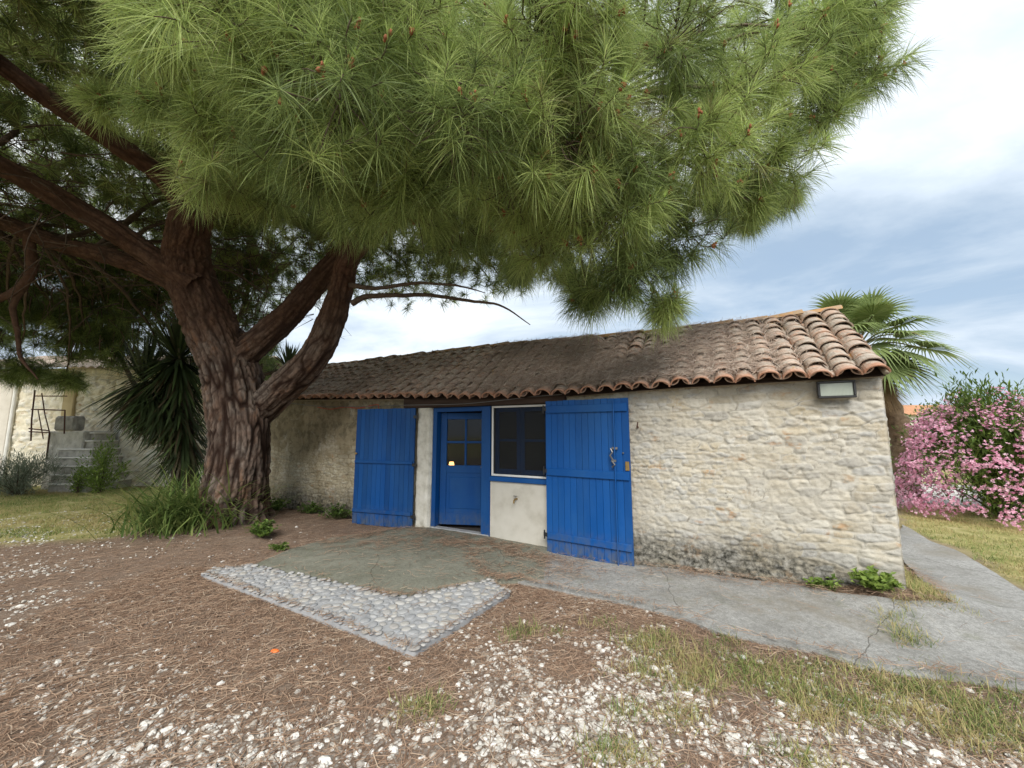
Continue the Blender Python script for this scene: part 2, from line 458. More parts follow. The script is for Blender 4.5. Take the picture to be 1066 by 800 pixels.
M_LITTER = leafy('fallen_needles', [(0, (.14, .085, .058)), (.35, (.27, .172, .114)), (.7, (.42, .29, .20)), (1, (.55, .44, .33))], .1, .75, .2)
M_DRYLITTER = leafy('weathered_needles', [(0, (.20, .145, .115)), (.35, (.35, .26, .205)), (.7, (.50, .40, .325)), (1, (.62, .54, .46))], .1, .8, .15)
M_YUCCA = leafy('yucca_leaf', [(0, (.13, .10, .055)), (.3, (.035, .05, .02)), (.65, (.065, .095, .035)), (1, (.12, .17, .055))], .22, .45, .4)
M_GRASS = leafy('grass_blade', [(0, (.40, .31, .15)), (.35, (.50, .42, .20)), (.6, (.29, .33, .11)), (.85, (.16, .225, .06)), (1, (.085, .14, .035))], .35, .6, .2)
M_LEAF = leafy('broad_leaf', [(0, (.045, .075, .018)), (.4, (.085, .145, .03)), (.75, (.16, .24, .045)), (1, (.27, .36, .08))], .35, .5, .3)
M_GREYLEAF = leafy('lavender_leaf', [(0, (.10, .125, .085)), (.5, (.19, .225, .16)), (1, (.30, .34, .25))], .3, .7, .2)
M_PALM = leafy('palm_leaf', [(0, (.30, .20, .10)), (.25, (.38, .29, .14)), (.35, (.15, .20, .07)), (.7, (.24, .31, .11)), (1, (.36, .42, .18))], .35, .5, .3)
M_PETAL = leafy('pink_petal', [(0, (.70, .30, .45)), (.5, (.82, .47, .60)), (1, (.87, .66, .74))], .35, .6, .2)
M_PALMTRUNK = noisy('palm_trunk', [(.10, .07, .045), (.22, .16, .10), (.30, .23, .15)], 12, .95, .8, 40, .02)
M_STEM = noisy('green_stem', [(.09, .10, .04), (.16, .15, .075)], 15, .8, .3, 50)

def ground_mat():
    """tint.r = dry lawn, tint.g = pine litter, tint.b = bare pale grit"""
    t = NT('yard_earth')
    soil = t.ramp(t.noise(5, 8, .7), [(.3, (.13, .095, .068)), (.5, (.215, .165, .12)), (.7, (.30, .24, .185))])
    lit = t.ramp(t.noise(60, 6, .75), [(.3, (.115, .08, .06)), (.48, (.22, .158, .118)), (.64, (.33, .245, .185)), (.8, (.45, .36, .285))])
    lit = t.mix(t.rng(t.noise(2.5, 5), .4, .65, 0, .5), lit, t.mix(.5, lit, (.24, .19, .145)))
    lawn = t.ramp(t.noise(3.2, 7, .65), [(.3, (.22, .23, .08)), (.48, (.38, .35, .14)), (.62, (.50, .44, .22)), (.75, (.56, .50, .30))])
    lawn = t.mix(t.rng(t.noise(45, 5, .7), .38, .6, .45, 0), lawn, (.13, .12, .05))
    vor = t.n('TexVoronoi'); vor.inputs['Scale'].default_value = 45; t.l(t.coord(), vor.inputs['Vector'])
    grit = t.mix(t.rng(vor.outputs['Distance'], .25, .6), (.52, .50, .46), (.17, .13, .10))
    col = t.mix(t.attr(1), soil, lit); col = t.mix(t.attr(0), col, lawn); col = t.mix(t.attr(2), col, grit)
    b = t.math('ADD', t.noise(70, 6, .7), t.math('MULTIPLY', t.noise(12, 5, .6), .8))
    return t.done(t.principled(col, .96, .08, b, .8, .02))
M_GROUND = ground_mat()
def concrete(name, cols, stain, moss):
    t = NT(name)
    col = t.ramp(t.noise(2.2, 8, .7), [(.3, cols[0]), (.5, cols[1]), (.7, cols[2])])
    col = t.mix(t.rng(t.noise(24, 7, .8), .40, .56, .5, 0), col, tuple(q * .55 for q in cols[0]))
    col = t.mix(t.rng(t.noise(85, 5, .8), .34, .6, .55, 0), col, tuple(q * .45 for q in cols[0]))
    col = t.mix(t.rng(t.noise(150, 3, .6), .6, .7, 0, .5), col, tuple(min(.75, q * 1.5) for q in cols[2]))
    col = t.mix(t.rng(t.noise(1.3, 6, .65, .4), .52, .66, 0, .6), col, stain)
    col = t.mix(t.rng(t.noise(3.4, 6, .7), .58, .72, 0, moss), col, (.12, .13, .055))
    cr_ = t.n('TexVoronoi', feature='DISTANCE_TO_EDGE'); cr_.inputs['Scale'].default_value = .55
    wv = t.n('Mix', data_type='VECTOR'); wv.inputs[0].default_value = .12; t.l(t.coord(), wv.inputs[4])
    nn = t.n('TexNoise'); nn.inputs['Scale'].default_value = 4; nn.inputs['Detail'].default_value = 5; t.l(t.coord(), nn.inputs['Vector']); t.l(nn.outputs['Color'], wv.inputs[5])
    t.l(wv.outputs[1], cr_.inputs['Vector'])
    crack = t.rng(cr_.outputs['Distance'], .0008, .0026, .5, 0)
    col = t.mix(crack, col, (.07, .06, .045))
    b = t.math('SUBTRACT', t.math('ADD', t.noise(90, 6, .75), t.math('MULTIPLY', t.noise(8, 4), .6)), crack)
    return t.done(t.principled(col, .93, .12, b, .55, .012))
M_PATH = concrete('rough_concrete', [(.27, .265, .245), (.37, .365, .345), (.45, .445, .425)], (.23, .205, .16), .35)
M_PATIO = concrete('smooth_concrete', [(.20, .20, .155), (.25, .25, .20), (.30, .295, .24)], (.30, .295, .24), .3)
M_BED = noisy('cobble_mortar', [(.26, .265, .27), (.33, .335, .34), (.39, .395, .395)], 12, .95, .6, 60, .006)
def cobble_mat():
    t = NT('river_cobble')
    c = t.ramp(t.attr(0), [(0, (.20, .205, .215)), (.3, (.31, .32, .33)), (.6, (.35, .33, .29)), (.8, (.42, .415, .40)), (1, (.25, .23, .21))])
    c = t.mix(t.rng(t.noise(40, 5, .7), .4, .65, 0, .6), c, (.40, .39, .37))
    return t.done(t.principled(c, .8, .25, t.noise(60, 4), .3, .004))
M_COBBLE = cobble_mat()
def gravel_mat():
    t = NT('white_gravel')
    c = t.ramp(t.attr(0), [(0, (.32, .285, .24)), (.22, (.48, .45, .40)), (.6, (.62, .60, .55)), (.9, (.68, .66, .62)), (1, (.26, .22, .18))])
    c = t.mix(t.rng(t.noise(55, 5, .7), .5, .72, 0, .45), c, (.36, .29, .21))
    return t.done(t.principled(c, .9, .15, t.noise(90, 5, .7), .5, .004))
M_GRAVEL = gravel_mat()

# ------------------------------------------------------------------ house frame and terrain shape
PHI = R(28)
U2 = np.array([math.cos(PHI), -math.sin(PHI)]); N2 = np.array([math.sin(PHI), math.cos(PHI)])
CX = np.array([3.584, 3.689])
def house_to_world(lx, ly):
    return CX + np.multiply.outer(np.asarray(lx, float), U2) + np.multiply.outer(np.asarray(ly, float), N2)
def to_house(x, y):
    dx, dy = x - CX[0], y - CX[1]
    return dx * U2[0] + dy * U2[1], dx * N2[0] + dy * N2[1]
def hgt(x, y):
    x = np.asarray(x, float); y = np.asarray(y, float)
    lx, ly = to_house(x, y)
    h = .13 * np.exp(-(((lx + .05) / .55) ** 2 + ((ly + .02) / .5) ** 2))
    h = h - .05 * np.exp(-(((lx + 3.1) / 1.3) ** 2 + ((ly + .3) / .9) ** 2))
    d = np.hypot(x + 4.55, y - 6.5)
    h = h + .16 * np.exp(-(d / .95) ** 2)
    h = h + .05 * (fbm(x * .35, y * .35, seed=3, oct=3) - .5) * sstep(2.2, 4, np.abs(lx + 3) + np.abs(ly + .5))
    return h

# regions of the yard
LAWN_L = np.array([gnd(*q)[:2] for q in ((-300, 585), (0, 567), (110, 562), (190, 548), (230, 520), (225, 508), (60, 505), (-400, 503))])
LAWN_R = np.array([gnd(*q)[:2] for q in ((941, 548), (968, 562), (1000, 574), (1024, 587), (1066, 612), (1300, 700), (1500, 560), (1100, 533), (1000, 527), (950, 522), (938, 530))])
def inside(poly, x, y):
    r = np.zeros(np.shape(x), bool); n = len(poly)
    for i in range(n):
        (x0, y0), (x1, y1) = poly[i], poly[(i + 1) % n]
        c = ((y0 > y) != (y1 > y)) & (x < (x1 - x0) * (y - y0) / (y1 - y0 + 1e-12) + x0)
        r ^= c
    return r
def edge_dist(poly, x, y):
    d = np.full(np.shape(x), 1e9)
    for i in range(len(poly)):
        a = poly[i]; b = poly[(i + 1) % len(poly)]; ab = b - a
        t = np.clip(((x - a[0]) * ab[0] + (y - a[1]) * ab[1]) / (ab @ ab + 1e-12), 0, 1)
        d = np.minimum(d, np.hypot(x - a[0] - t * ab[0], y - a[1] - t * ab[1]))
    return np.where(inside(poly, x, y), d, -d)

# where the white stones lie, as surveyed on the ground (rows of image y, columns of image x)
SY = [540, 600, 640, 680, 720, 760, 800, 900]
SX = [0, 133, 266, 400, 533, 666, 800, 933, 1066]
SD = np.array([[.22, .08, .02, 0, 0, 0, 0, 0, 0], [.30, .12, .04, 0, 0, .02, 0, 0, 0], [.26, .12, .05, .03, .22, .20, .05, 0, 0],
               [.34, .20, .07, .12, .50, .42, .25, .08, .03], [.38, .24, .16, .30, .62, .75, .45, .40, .2],
               [.36, .46, .50, .52, .72, .85, .80, .70, .35], [.38, .60, .66, .62, .78, .90, .85, .75, .45], [.4, .6, .65, .65, .8, .9, .85, .75, .5]])
def stone_density(x, y):
    P = np.stack([x, y, hgt(x, y)], -1).reshape(-1, 3)
    px, py = proj(P)
    gx = np.clip(np.interp(px, SX, np.arange(len(SX))), 0, len(SX) - 1.001); gy = np.clip(np.interp(py, SY, np.arange(len(SY))), 0, len(SY) - 1.001)
    i, j = gy.astype(int), gx.astype(int); a, b = gy - i, gx - j
    d = SD[i, j] * (1 - a) * (1 - b) + SD[i + 1, j] * a * (1 - b) + SD[i, j + 1] * (1 - a) * b + SD[i + 1, j + 1] * a * b
    n = fbm(P[:, 0] * 2.4, P[:, 1] * 2.4, seed=11, oct=4)
    return np.clip(d * sstep(.30, .62, n + d * .28) * 1.25, 0, 1).reshape(np.shape(x))

# ------------------------------------------------------------------ ground
def axis(lo, d0, d1, hi, step):
    a = list(np.arange(d0, d1 + step / 2, step)); s = step
    while a[-1] < hi: s *= 1.35; a.append(a[-1] + s)
    s = step
    while a[0] > lo: s *= 1.35; a.insert(0, a[0] - s)
    return np.array(a)
gx_, gy_ = axis(-900, -13, 11, 900, .07), axis(-60, .5, 12, 1400, .07)
GX, GY = np.meshgrid(gx_, gy_, indexing='ij')
near = (sstep(18, 10, np.hypot(GX, GY - 5)))
gz = hgt(GX, GY) + near * (.022 * (fbm(GX * 3, GY * 3, seed=5, oct=3) - .5) + .016 * (fbm(GX * 11, GY * 11, seed=6, oct=2) - .5))
lw = np.maximum(sstep(-.25, .25, edge_dist(LAWN_L, GX, GY) + .35 * (fbm(GX * 2.5, GY * 2.5, seed=8) - .5)), sstep(-.2, .2, edge_dist(LAWN_R, GX, GY) + .3 * (fbm(GX * 3, GY * 3, seed=9) - .5)))
far = sstep(12, 16, np.hypot(GX, GY - 3))
lw = np.maximum(lw, far)
den = stone_density(GX, GY)
li = np.clip(.95 - .35 * den + .3 * (fbm(GX * 2, GY * 2, seed=21) - .5), 0, 1)
g = MB().grid(np.stack([GX, GY, gz], -1), np.stack([lw, li, sstep(.25, .9, den) * .55 * (1 - lw)], -1))
ground = tag(link('ground', g, M_GROUND, smooth=True), 'brown needle strewn earth with dry lawn around the stone cottage', 'ground', kind='structure')

def densify(poly, step, amp, seed):
    P = []
    for i in range(len(poly)):
        a, b = np.asarray(poly[i]), np.asarray(poly[(i + 1) % len(poly)])
        n = max(1, int(np.linalg.norm(b - a) / step))
        for k in range(n): P.append(a + (b - a) * k / n)
    P = np.array(P)
    if amp: P = P + amp * np.stack([fbm(P[:, 0] * 5, P[:, 1] * 5, seed=seed, oct=3) - .5, fbm(P[:, 0] * 5, P[:, 1] * 5, seed=seed + 1, oct=3) - .5], 1)
    return P
def slab(poly, step, zoff, amp, seed, rough=.0, skirt=.08):
    B = densify(poly, step, amp, seed)
    lo, hi = B.min(0), B.max(0)
    xs, ys = np.meshgrid(np.arange(lo[0], hi[0], step), np.arange(lo[1], hi[1], step), indexing='ij')
    x, y = xs.ravel(), ys.ravel(); ok = edge_dist(B, x, y) > step * .6
    I = np.stack([x[ok], y[ok]], 1) + (RNG.random((ok.sum(), 2)) - .5) * step * .2
    V = [Vector(p) for p in np.vstack([B, I])]
    nb = len(B)
    r = delaunay_2d_cdt(V, [], [list(range(nb))], 1, 1e-6)
    P = np.array([tuple(v) for v in r[0]]); T = np.array([f for f in r[2] if len(f) == 3])
    z = hgt(P[:, 0], P[:, 1]) + zoff + rough * (fbm(P[:, 0] * 4, P[:, 1] * 4, seed=seed + 3) - .5)
    ed = edge_dist(B, P[:, 0], P[:, 1]); z = z - .012 * sstep(.06, 0, ed)
    mb = MB().add(np.column_stack([P, z]), T)
    zb = hgt(B[:, 0], B[:, 1]) + zoff - .012 + rough * (fbm(B[:, 0] * 4, B[:, 1] * 4, seed=seed + 3) - .5)
    i = np.arange(nb); j = (i + 1) % nb
    mb.add(np.vstack([np.column_stack([B, zb]), np.column_stack([B, zb - skirt])]), np.stack([i, j, j + nb, i + nb], 1))
    return mb, B
G2 = lambda *q: [gnd(*p)[:2] for p in q]
path_px = [(500, 600), (560, 611), (610, 622), (640, 627), (712, 645), (748, 661), (800, 673), (848, 680), (896, 697), (944, 706), (1000, 710), (1066, 722), (1300, 770),
           (1400, 720), (1066, 617), (1024, 591), (1000, 577), (968, 565), (940, 548)]
path_poly = G2(*path_px) + [tuple(house_to_world(.55, 2.2)), tuple(house_to_world(.30, .5)), tuple(house_to_world(.25, -.12)), tuple(house_to_world(-.1, -.3)), tuple(house_to_world(-.55, -.2)), tuple(house_to_world(-.8, -.05)), tuple(house_to_world(-4.0, -.05)), tuple(house_to_world(-4.6, -.3))]
pm, PATH_B = slab([np.array(p) for p in path_poly], .09, .035, .05, 31, .02)
tag(link('path', pm, M_PATH, smooth=True), 'weathered grey concrete path along the cottage wall', 'path', kind='structure')
patio_poly = G2((255, 595), (300, 575), (345, 562)) + [tuple(house_to_world(-5.9, -.12)), tuple(house_to_world(-5.6, .12)), tuple(house_to_world(-3.46, .12)), tuple(house_to_world(-3.4, -.35))] + G2((566, 604), (505, 610), (420, 628))
qm, PATIO_B = slab([np.array(p) for p in patio_poly], .1, .048, .02, 41, .006)
tag(link('patio', qm, M_PATIO, smooth=True), 'smooth greenish grey concrete slab before the blue doors', 'patio', kind='structure')
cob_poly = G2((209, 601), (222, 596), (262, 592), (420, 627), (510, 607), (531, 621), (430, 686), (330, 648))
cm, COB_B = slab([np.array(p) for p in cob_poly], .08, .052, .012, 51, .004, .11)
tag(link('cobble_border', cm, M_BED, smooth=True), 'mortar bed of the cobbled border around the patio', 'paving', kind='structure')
CUBE_S = None
def ico(sub):
    import bmesh
    b = bmesh.new(); bmesh.ops.create_icosphere(b, subdivisions=sub, radius=1)
    b.verts.ensure_lookup_table()
    v = np.array([x.co[:] for x in b.verts]); f = np.array([[q.index for q in p.verts] for p in b.faces]); b.free()
    return v, f
ICO1, ICO2 = ico(1), ico(2)
def scatter(shape, pos, scale, rotz, tilt, tint, jag=0.0, seed=0):
    """many copies of one shape as arrays: pos (n,3), scale (n,3)"""
    v, f = shape; n = len(pos)
    rg = np.random.default_rng(seed)
    V = np.broadcast_to(v, (n, *v.shape)).copy()
    if jag: V *= 1 + jag * (rg.random((n, len(v), 1)) - .5)
    V = V * scale[:, None, :]
    ct, st = np.cos(tilt)[:, None], np.sin(tilt)[:, None]
    y, z = V[..., 1] * ct - V[..., 2] * st, V[..., 1] * st + V[..., 2] * ct
    c, s = np.cos(rotz)[:, None], np.sin(rotz)[:, None]
    X = np.stack([V[..., 0] * c - y * s, V[..., 0] * s + y * c, z], -1) + pos[:, None]
    Fc = (f[None] + (np.arange(n) * len(v))[:, None, None]).reshape(-1, f.shape[1])
    return X.reshape(-1, 3), Fc, np.repeat(tint, len(v), 0)
# cobbles set in the bed: dart throwing
def darts(poly, n, rmin, rmax, margin, seed):
    rg = np.random.default_rng(seed); lo, hi = poly.min(0), poly.max(0); pts = []; rad = []
    C = rg.random((n, 2)) * (hi - lo) + lo
    rr = rmin + (rmax - rmin) * rg.random(n) ** 1.6
    rr = np.sort(rr)[::-1]
    ok = edge_dist(poly, C[:, 0], C[:, 1]) > rr + margin
    for p, r in zip(C[ok], rr[ok]):
        if pts:
            Q = np.array(pts); q = np.array(rad)
            if np.any(np.hypot(*(Q - p).T) < (q + r) * .97): continue
        pts.append(p); rad.append(r)
    return np.array(pts), np.array(rad)
cp, crd = darts(COB_B, 16000, .016, .044, -.03, 5)
nC = len(cp)
pos = np.column_stack([cp, hgt(cp[:, 0], cp[:, 1]) + .052 + .001])
asp = .8 + .4 * RNG.random(nC)
v, f, c = scatter(ICO2, pos, np.stack([crd * asp, crd / asp, (.0055 + .006 * RNG.random(nC))], 1), RNG.random(nC) * 6.3, (RNG.random(nC) - .5) * .12, np.column_stack([RNG.random(nC), np.zeros((nC, 2))]), .16, 4)
tag(link('cobbles', MB().add(v, f, c), M_COBBLE, smooth=True), 'grey and tan river pebbles set flat in the patio border', 'cobbles', kind='stuff')

# ------------------------------------------------------------------ gravel, litter, grass
def sample_ground(n, seed, x0, x1, y0, y1):
    rg = np.random.default_rng(seed); return x0 + (x1 - x0) * rg.random(n), y0 + (y1 - y0) * rg.random(n), rg
def on_paving(x, y, m=0.0):
    return (edge_dist(PATH_B[::3], x, y) > m) | (edge_dist(PATIO_B[::2], x, y) > m) | (edge_dist(COB_B[::2], x, y) > m)
def in_house(x, y, m=.04):
    lx, ly = to_house(x, y); return (ly > -m) & (lx < .1) & (ly < 4.2) & (lx > -10.2)
x, y, rg = sample_ground(260000, 61, -9, 6, 1.3, 8.5)
dd = stone_density(x, y)
keep = (rg.random(len(x)) < dd ** 1.25 * np.where(y < 4, 1, .7)) & ~on_paving(x, y, -.01) & ~in_house(x, y)
nearf = np.hypot(x, y)
keep &= (np.abs(x) < y * 1.5 + .9)
x, y = x[keep], y[keep]; n = len(x)
s = .005 + .0135 * rg.random(n) ** 2.2
s *= np.where(rg.random(n) < .06, 1.45, 1)
tint = np.column_stack([rg.random(n), np.zeros((n, 2))])
pos = np.column_stack([x, y, hgt(x, y) + s * (-.25 + .55 * rg.random(n))])
sc = np.stack([s * (.9 + .6 * rg.random(n)), s * (.7 + .5 * rg.random(n)), s * (.45 + .35 * rg.random(n))], 1)
closem = np.hypot(x, y) < 3.4
mb = MB()
for m, shp in ((closem, ICO2), (~closem, ICO1)):
    if m.sum():
        v, f, c = scatter(shp if m.sum() < 16000 else ICO1, pos[m], sc[m], rg.random(m.sum()) * 6.3, (rg.random(m.sum()) - .5) * .9, tint[m], .5, 8)
        mb.add(v, f, c)
tag(link('gravel', mb, M_GRAVEL), 'loose white limestone gravel scattered over the brown litter', 'gravel', kind='stuff')
N_GRAVEL = n

def strands(x, y, z, L, w, az, lift, bend, tint):
    """flat thin needles lying about; two-segment ribbons"""
    n = len(x); d = np.stack([np.cos(az), np.sin(az)], 1); p = np.stack([-d[:, 1], d[:, 0]], 1)
    V = np.zeros((n, 5, 3))
    for k, t in enumerate((-.5, 0, .5)):
        cxy = np.stack([x, y], 1) + d * (L * t)[:, None] + p * (bend * L * (.25 - t * t) * 2)[:, None]
        cz = z + lift * L * (t + .5)
        if k < 2:
            V[:, 2 * k, :2] = cxy - p * (w / 2)[:, None]; V[:, 2 * k + 1, :2] = cxy + p * (w / 2)[:, None]; V[:, 2 * k, 2] = cz; V[:, 2 * k + 1, 2] = cz + w * .3
        else:
            V[:, 4, :2] = cxy; V[:, 4, 2] = cz
    b = np.arange(n)[:, None] * 5
    return V.reshape(-1, 3), [b + np.array([[0, 1, 3, 2]]), b + np.array([[2, 3, 4]])], np.repeat(np.column_stack([tint, np.zeros((n, 2))]), 5, 0)
def litter(n, seed, x0, x1, y0, y1, prob, zadd=.004):
    x, y, rg = sample_ground(n, seed, x0, x1, y0, y1)
    k = rg.random(n) < prob(x, y); k &= ~in_house(x, y)
    x, y = x[k], y[k]; n = len(x)
    pav = on_paving(x, y)
    L = .07 + .11 * rg.random(n)
    return strands(x, y, hgt(x, y) + zadd + np.where(pav, .055, 0) + .012 * rg.random(n), L, .0022 + .0016 * rg.random(n), rg.random(n) * 6.3, .05 * (rg.random(n) - .3) * 2, (rg.random(n) - .5) * .7, np.clip(rg.normal(.5, .25, n), 0, 1))
def lit_prob(x, y):
    pav = on_paving(x, y, .03); lawn = np.maximum(inside(LAWN_L, x, y), inside(LAWN_R, x, y))
    p = np.where(lawn, .02, .9 - .55 * stone_density(x, y)); lx, ly = to_house(x, y)
    # drifts blown on to the concrete
    dr = np.exp(-((((lx + 4.0) / .85) ** 2 + ((ly + .42) / .36) ** 2))) + 1.4 * np.exp(-(((lx + 7.2) / 1.5) ** 2 + ((ly + .6) / .7) ** 2)) + .55 * np.exp(-(((lx + 1.75) / .3) ** 2 + ((ly + .22) / .12) ** 2)) + .25 * np.exp(-(((lx + .95) / .4) ** 2 + ((ly + .2) / .15) ** 2))
    dr = np.clip(dr * 1.3 * sstep(.35, .6, fbm(x * 6, y * 6, seed=77)), 0, 1) * .9
    dr = dr * np.where(edge_dist(COB_B[::2], x, y) > -.02, .06, 1.0)
    edge = sstep(.16, 0.0, np.abs(edge_dist(PATH_B[::3], x, y))) * .35 + sstep(.22, 0, np.abs(edge_dist(PATIO_B[::2], x, y))) * .25 * (edge_dist(COB_B[::2], x, y) < -.03)
    return np.where(pav, np.clip(dr + edge * sstep(.4, .6, fbm(x * 4, y * 4, seed=78)) + .012, 0, 1), p) * sstep(-13, -8, x - y * .2)
mb = MB()
mb.add(*litter(90000, 71, -4, 4.5, 1.4, 4.6, lit_prob))
mb.add(*litter(45000, 72, -9, 2.5, 3.5, 8.2, lit_prob))
mb.add(*litter(60000, 73, -4.4, 1.6, 4.2, 7.4, lambda x, y: np.where(on_paving(x, y, .03), lit_prob(x, y), 0)))
tag(link('pine_litter', mb, M_LITTER), 'rust brown fallen pine needles covering the yard', 'pine litter', kind='stuff')

def blades(base, L, w, az, lean, droop, tint, seg=2):
    """grass or strap leaves: base (n,3); lean = start angle from vertical; droop = how far they bend over"""
    n = len(base); d = np.stack([np.cos(az), np.sin(az), 0 * az], 1); p = np.stack([-np.sin(az), np.cos(az), 0 * az], 1)
    ts = np.linspace(0, 1, seg + 1); V = np.zeros((n, 2 * seg + 1, 3)); pos = base.copy()
    for k, t in enumerate(ts):
        if k > 0:
            a = lean + droop * (ts[k - 1] + t) / 2
            pos = pos + (d * np.sin(a)[:, None] + np.array([0, 0, 1.0]) * np.cos(a)[:, None]) * (L / seg)[:, None]
        ww = (w * (1 - .75 * t * t) / 2)[:, None]
        if k < seg: V[:, 2 * k] = pos - p * ww; V[:, 2 * k + 1] = pos + p * ww
        else: V[:, 2 * seg] = pos
    b = np.arange(n)[:, None] * (2 * seg + 1)
    q = [np.array([2 * k, 2 * k + 1, 2 * k + 3, 2 * k + 2]) for k in range(seg - 1)]
    Fq = np.concatenate([b + k_[None] for k_ in q]) if q else np.zeros((0, 4), int)
    return V.reshape(-1, 3), [Fq, b + np.array([[2 * seg - 2, 2 * seg - 1, 2 * seg]])], np.repeat(np.column_stack([tint, np.zeros((n, 2))]), 2 * seg + 1, 0)
gm = MB()
def lawn(n, seed, poly, x0, x1, y0, y1, hmin, hmax, dry):
    x, y, rg = sample_ground(n, seed, x0, x1, y0, y1)
    k = (edge_dist(poly, x, y) + .3 * (fbm(x * 2.5, y * 2.5, seed=8) - .5) > 0) & (fbm(x * 2.0, y * 2.0, seed=33) > .33) & ~on_paving(x, y) & ~in_house(x, y)
    x, y = x[k], y[k]; n = len(x); pt = fbm(x * 1.2, y * 1.2, seed=35)
    gm.add(*blades(np.column_stack([x, y, hgt(x, y)]), hmin + (hmax - hmin) * rg.random(n) ** 1.5, .004 + .004 * rg.random(n), rg.random(n) * 6.3, .1 + .6 * rg.random(n), .3 + 1.0 * rg.random(n), np.clip(rg.normal(dry, .2, n) + (pt - .5) * 1.3, 0, 1)))
lawn(60000, 81, LAWN_L, -13, -5, 5.8, 10.8, .03, .09, .40)
lawn(45000, 82, LAWN_R, 3.2, 11, 3.6, 8.6, .03, .08, .36)
# tufts along the path edge and in the gravel
rg = np.random.default_rng(83)
tuf = [(545, 662, .6), (555, 655, .5), (660, 672, 1), (700, 682, 1.2), (728, 706, 1.5), (735, 690, 1), (690, 662, .8), (770, 690, 1.2), (800, 700, 1.2), (825, 720, 1.6), (840, 732, 1.3), (880, 735, 1.2), (905, 745, 1.3), (860, 700, .9), (905, 705, 1), (980, 712, 1.4), (960, 718, 1), (1010, 735, 1.2), (1035, 750, 1.3), (1050, 775, 1.2), (1000, 770, 1), (960, 750, .8), (705, 748, .9), (650, 745, .5), (1058, 730, 1), (930, 725, .9), (760, 668, .6), (640, 655, .5), (720, 720, .9), (780, 712, .8), (850, 752, 1), (670, 700, .8),
       (932, 655, .7), (945, 672, .9), (938, 640, .5), (1015, 760, 1), (660, 790, .7), (830, 795, .8), (430, 740, .6), (445, 735, .5), (620, 785, .6)]
for px, py, q in tuf:
    for rep_ in range(3):
        c0 = gnd(px + rg.normal(0, 8), py + rg.normal(0, 3.5)); n = int(85 * q)
        r0 = .03 + .05 * q
        b = np.column_stack([c0[0] + rg.normal(0, r0, n), c0[1] + rg.normal(0, r0 * .8, n), np.zeros(n)]); b[:, 2] = hgt(b[:, 0], b[:, 1]) + (.03 if py < 680 and px > 925 else 0)
        gm.add(*blades(b, .03 + .09 * rg.random(n), .0024 + .0025 * rg.random(n), rg.random(n) * 6.3, .15 + .8 * rg.random(n), .3 + 1.1 * rg.random(n), np.clip(rg.normal(.58 + (rg.random() - .5) * .75, .18, n), 0, 1)))
# moss and grass strip between wall corner and path
n = 5000; lx = .02 + .32 * rg.random(n) ** 1.3; ly = -.35 + 1.9 * rg.random(n); b2 = house_to_world(0, 0) + lx[:, None] * U2 + ly[:, None] * N2
gm.add(*blades(np.column_stack([b2, hgt(b2[:, 0], b2[:, 1]) + .01]), .02 + .06 * rg.random(n), .003 + .003 * rg.random(n), rg.random(n) * 6.3, .3 + .8 * rg.random(n), .8 * rg.random(n), np.clip(rg.normal(.42, .22, n), 0, 1)))
tag(link('grass', gm, M_GRASS), 'short dry grass growing in the lawn and the gravel', 'grass', kind='stuff')

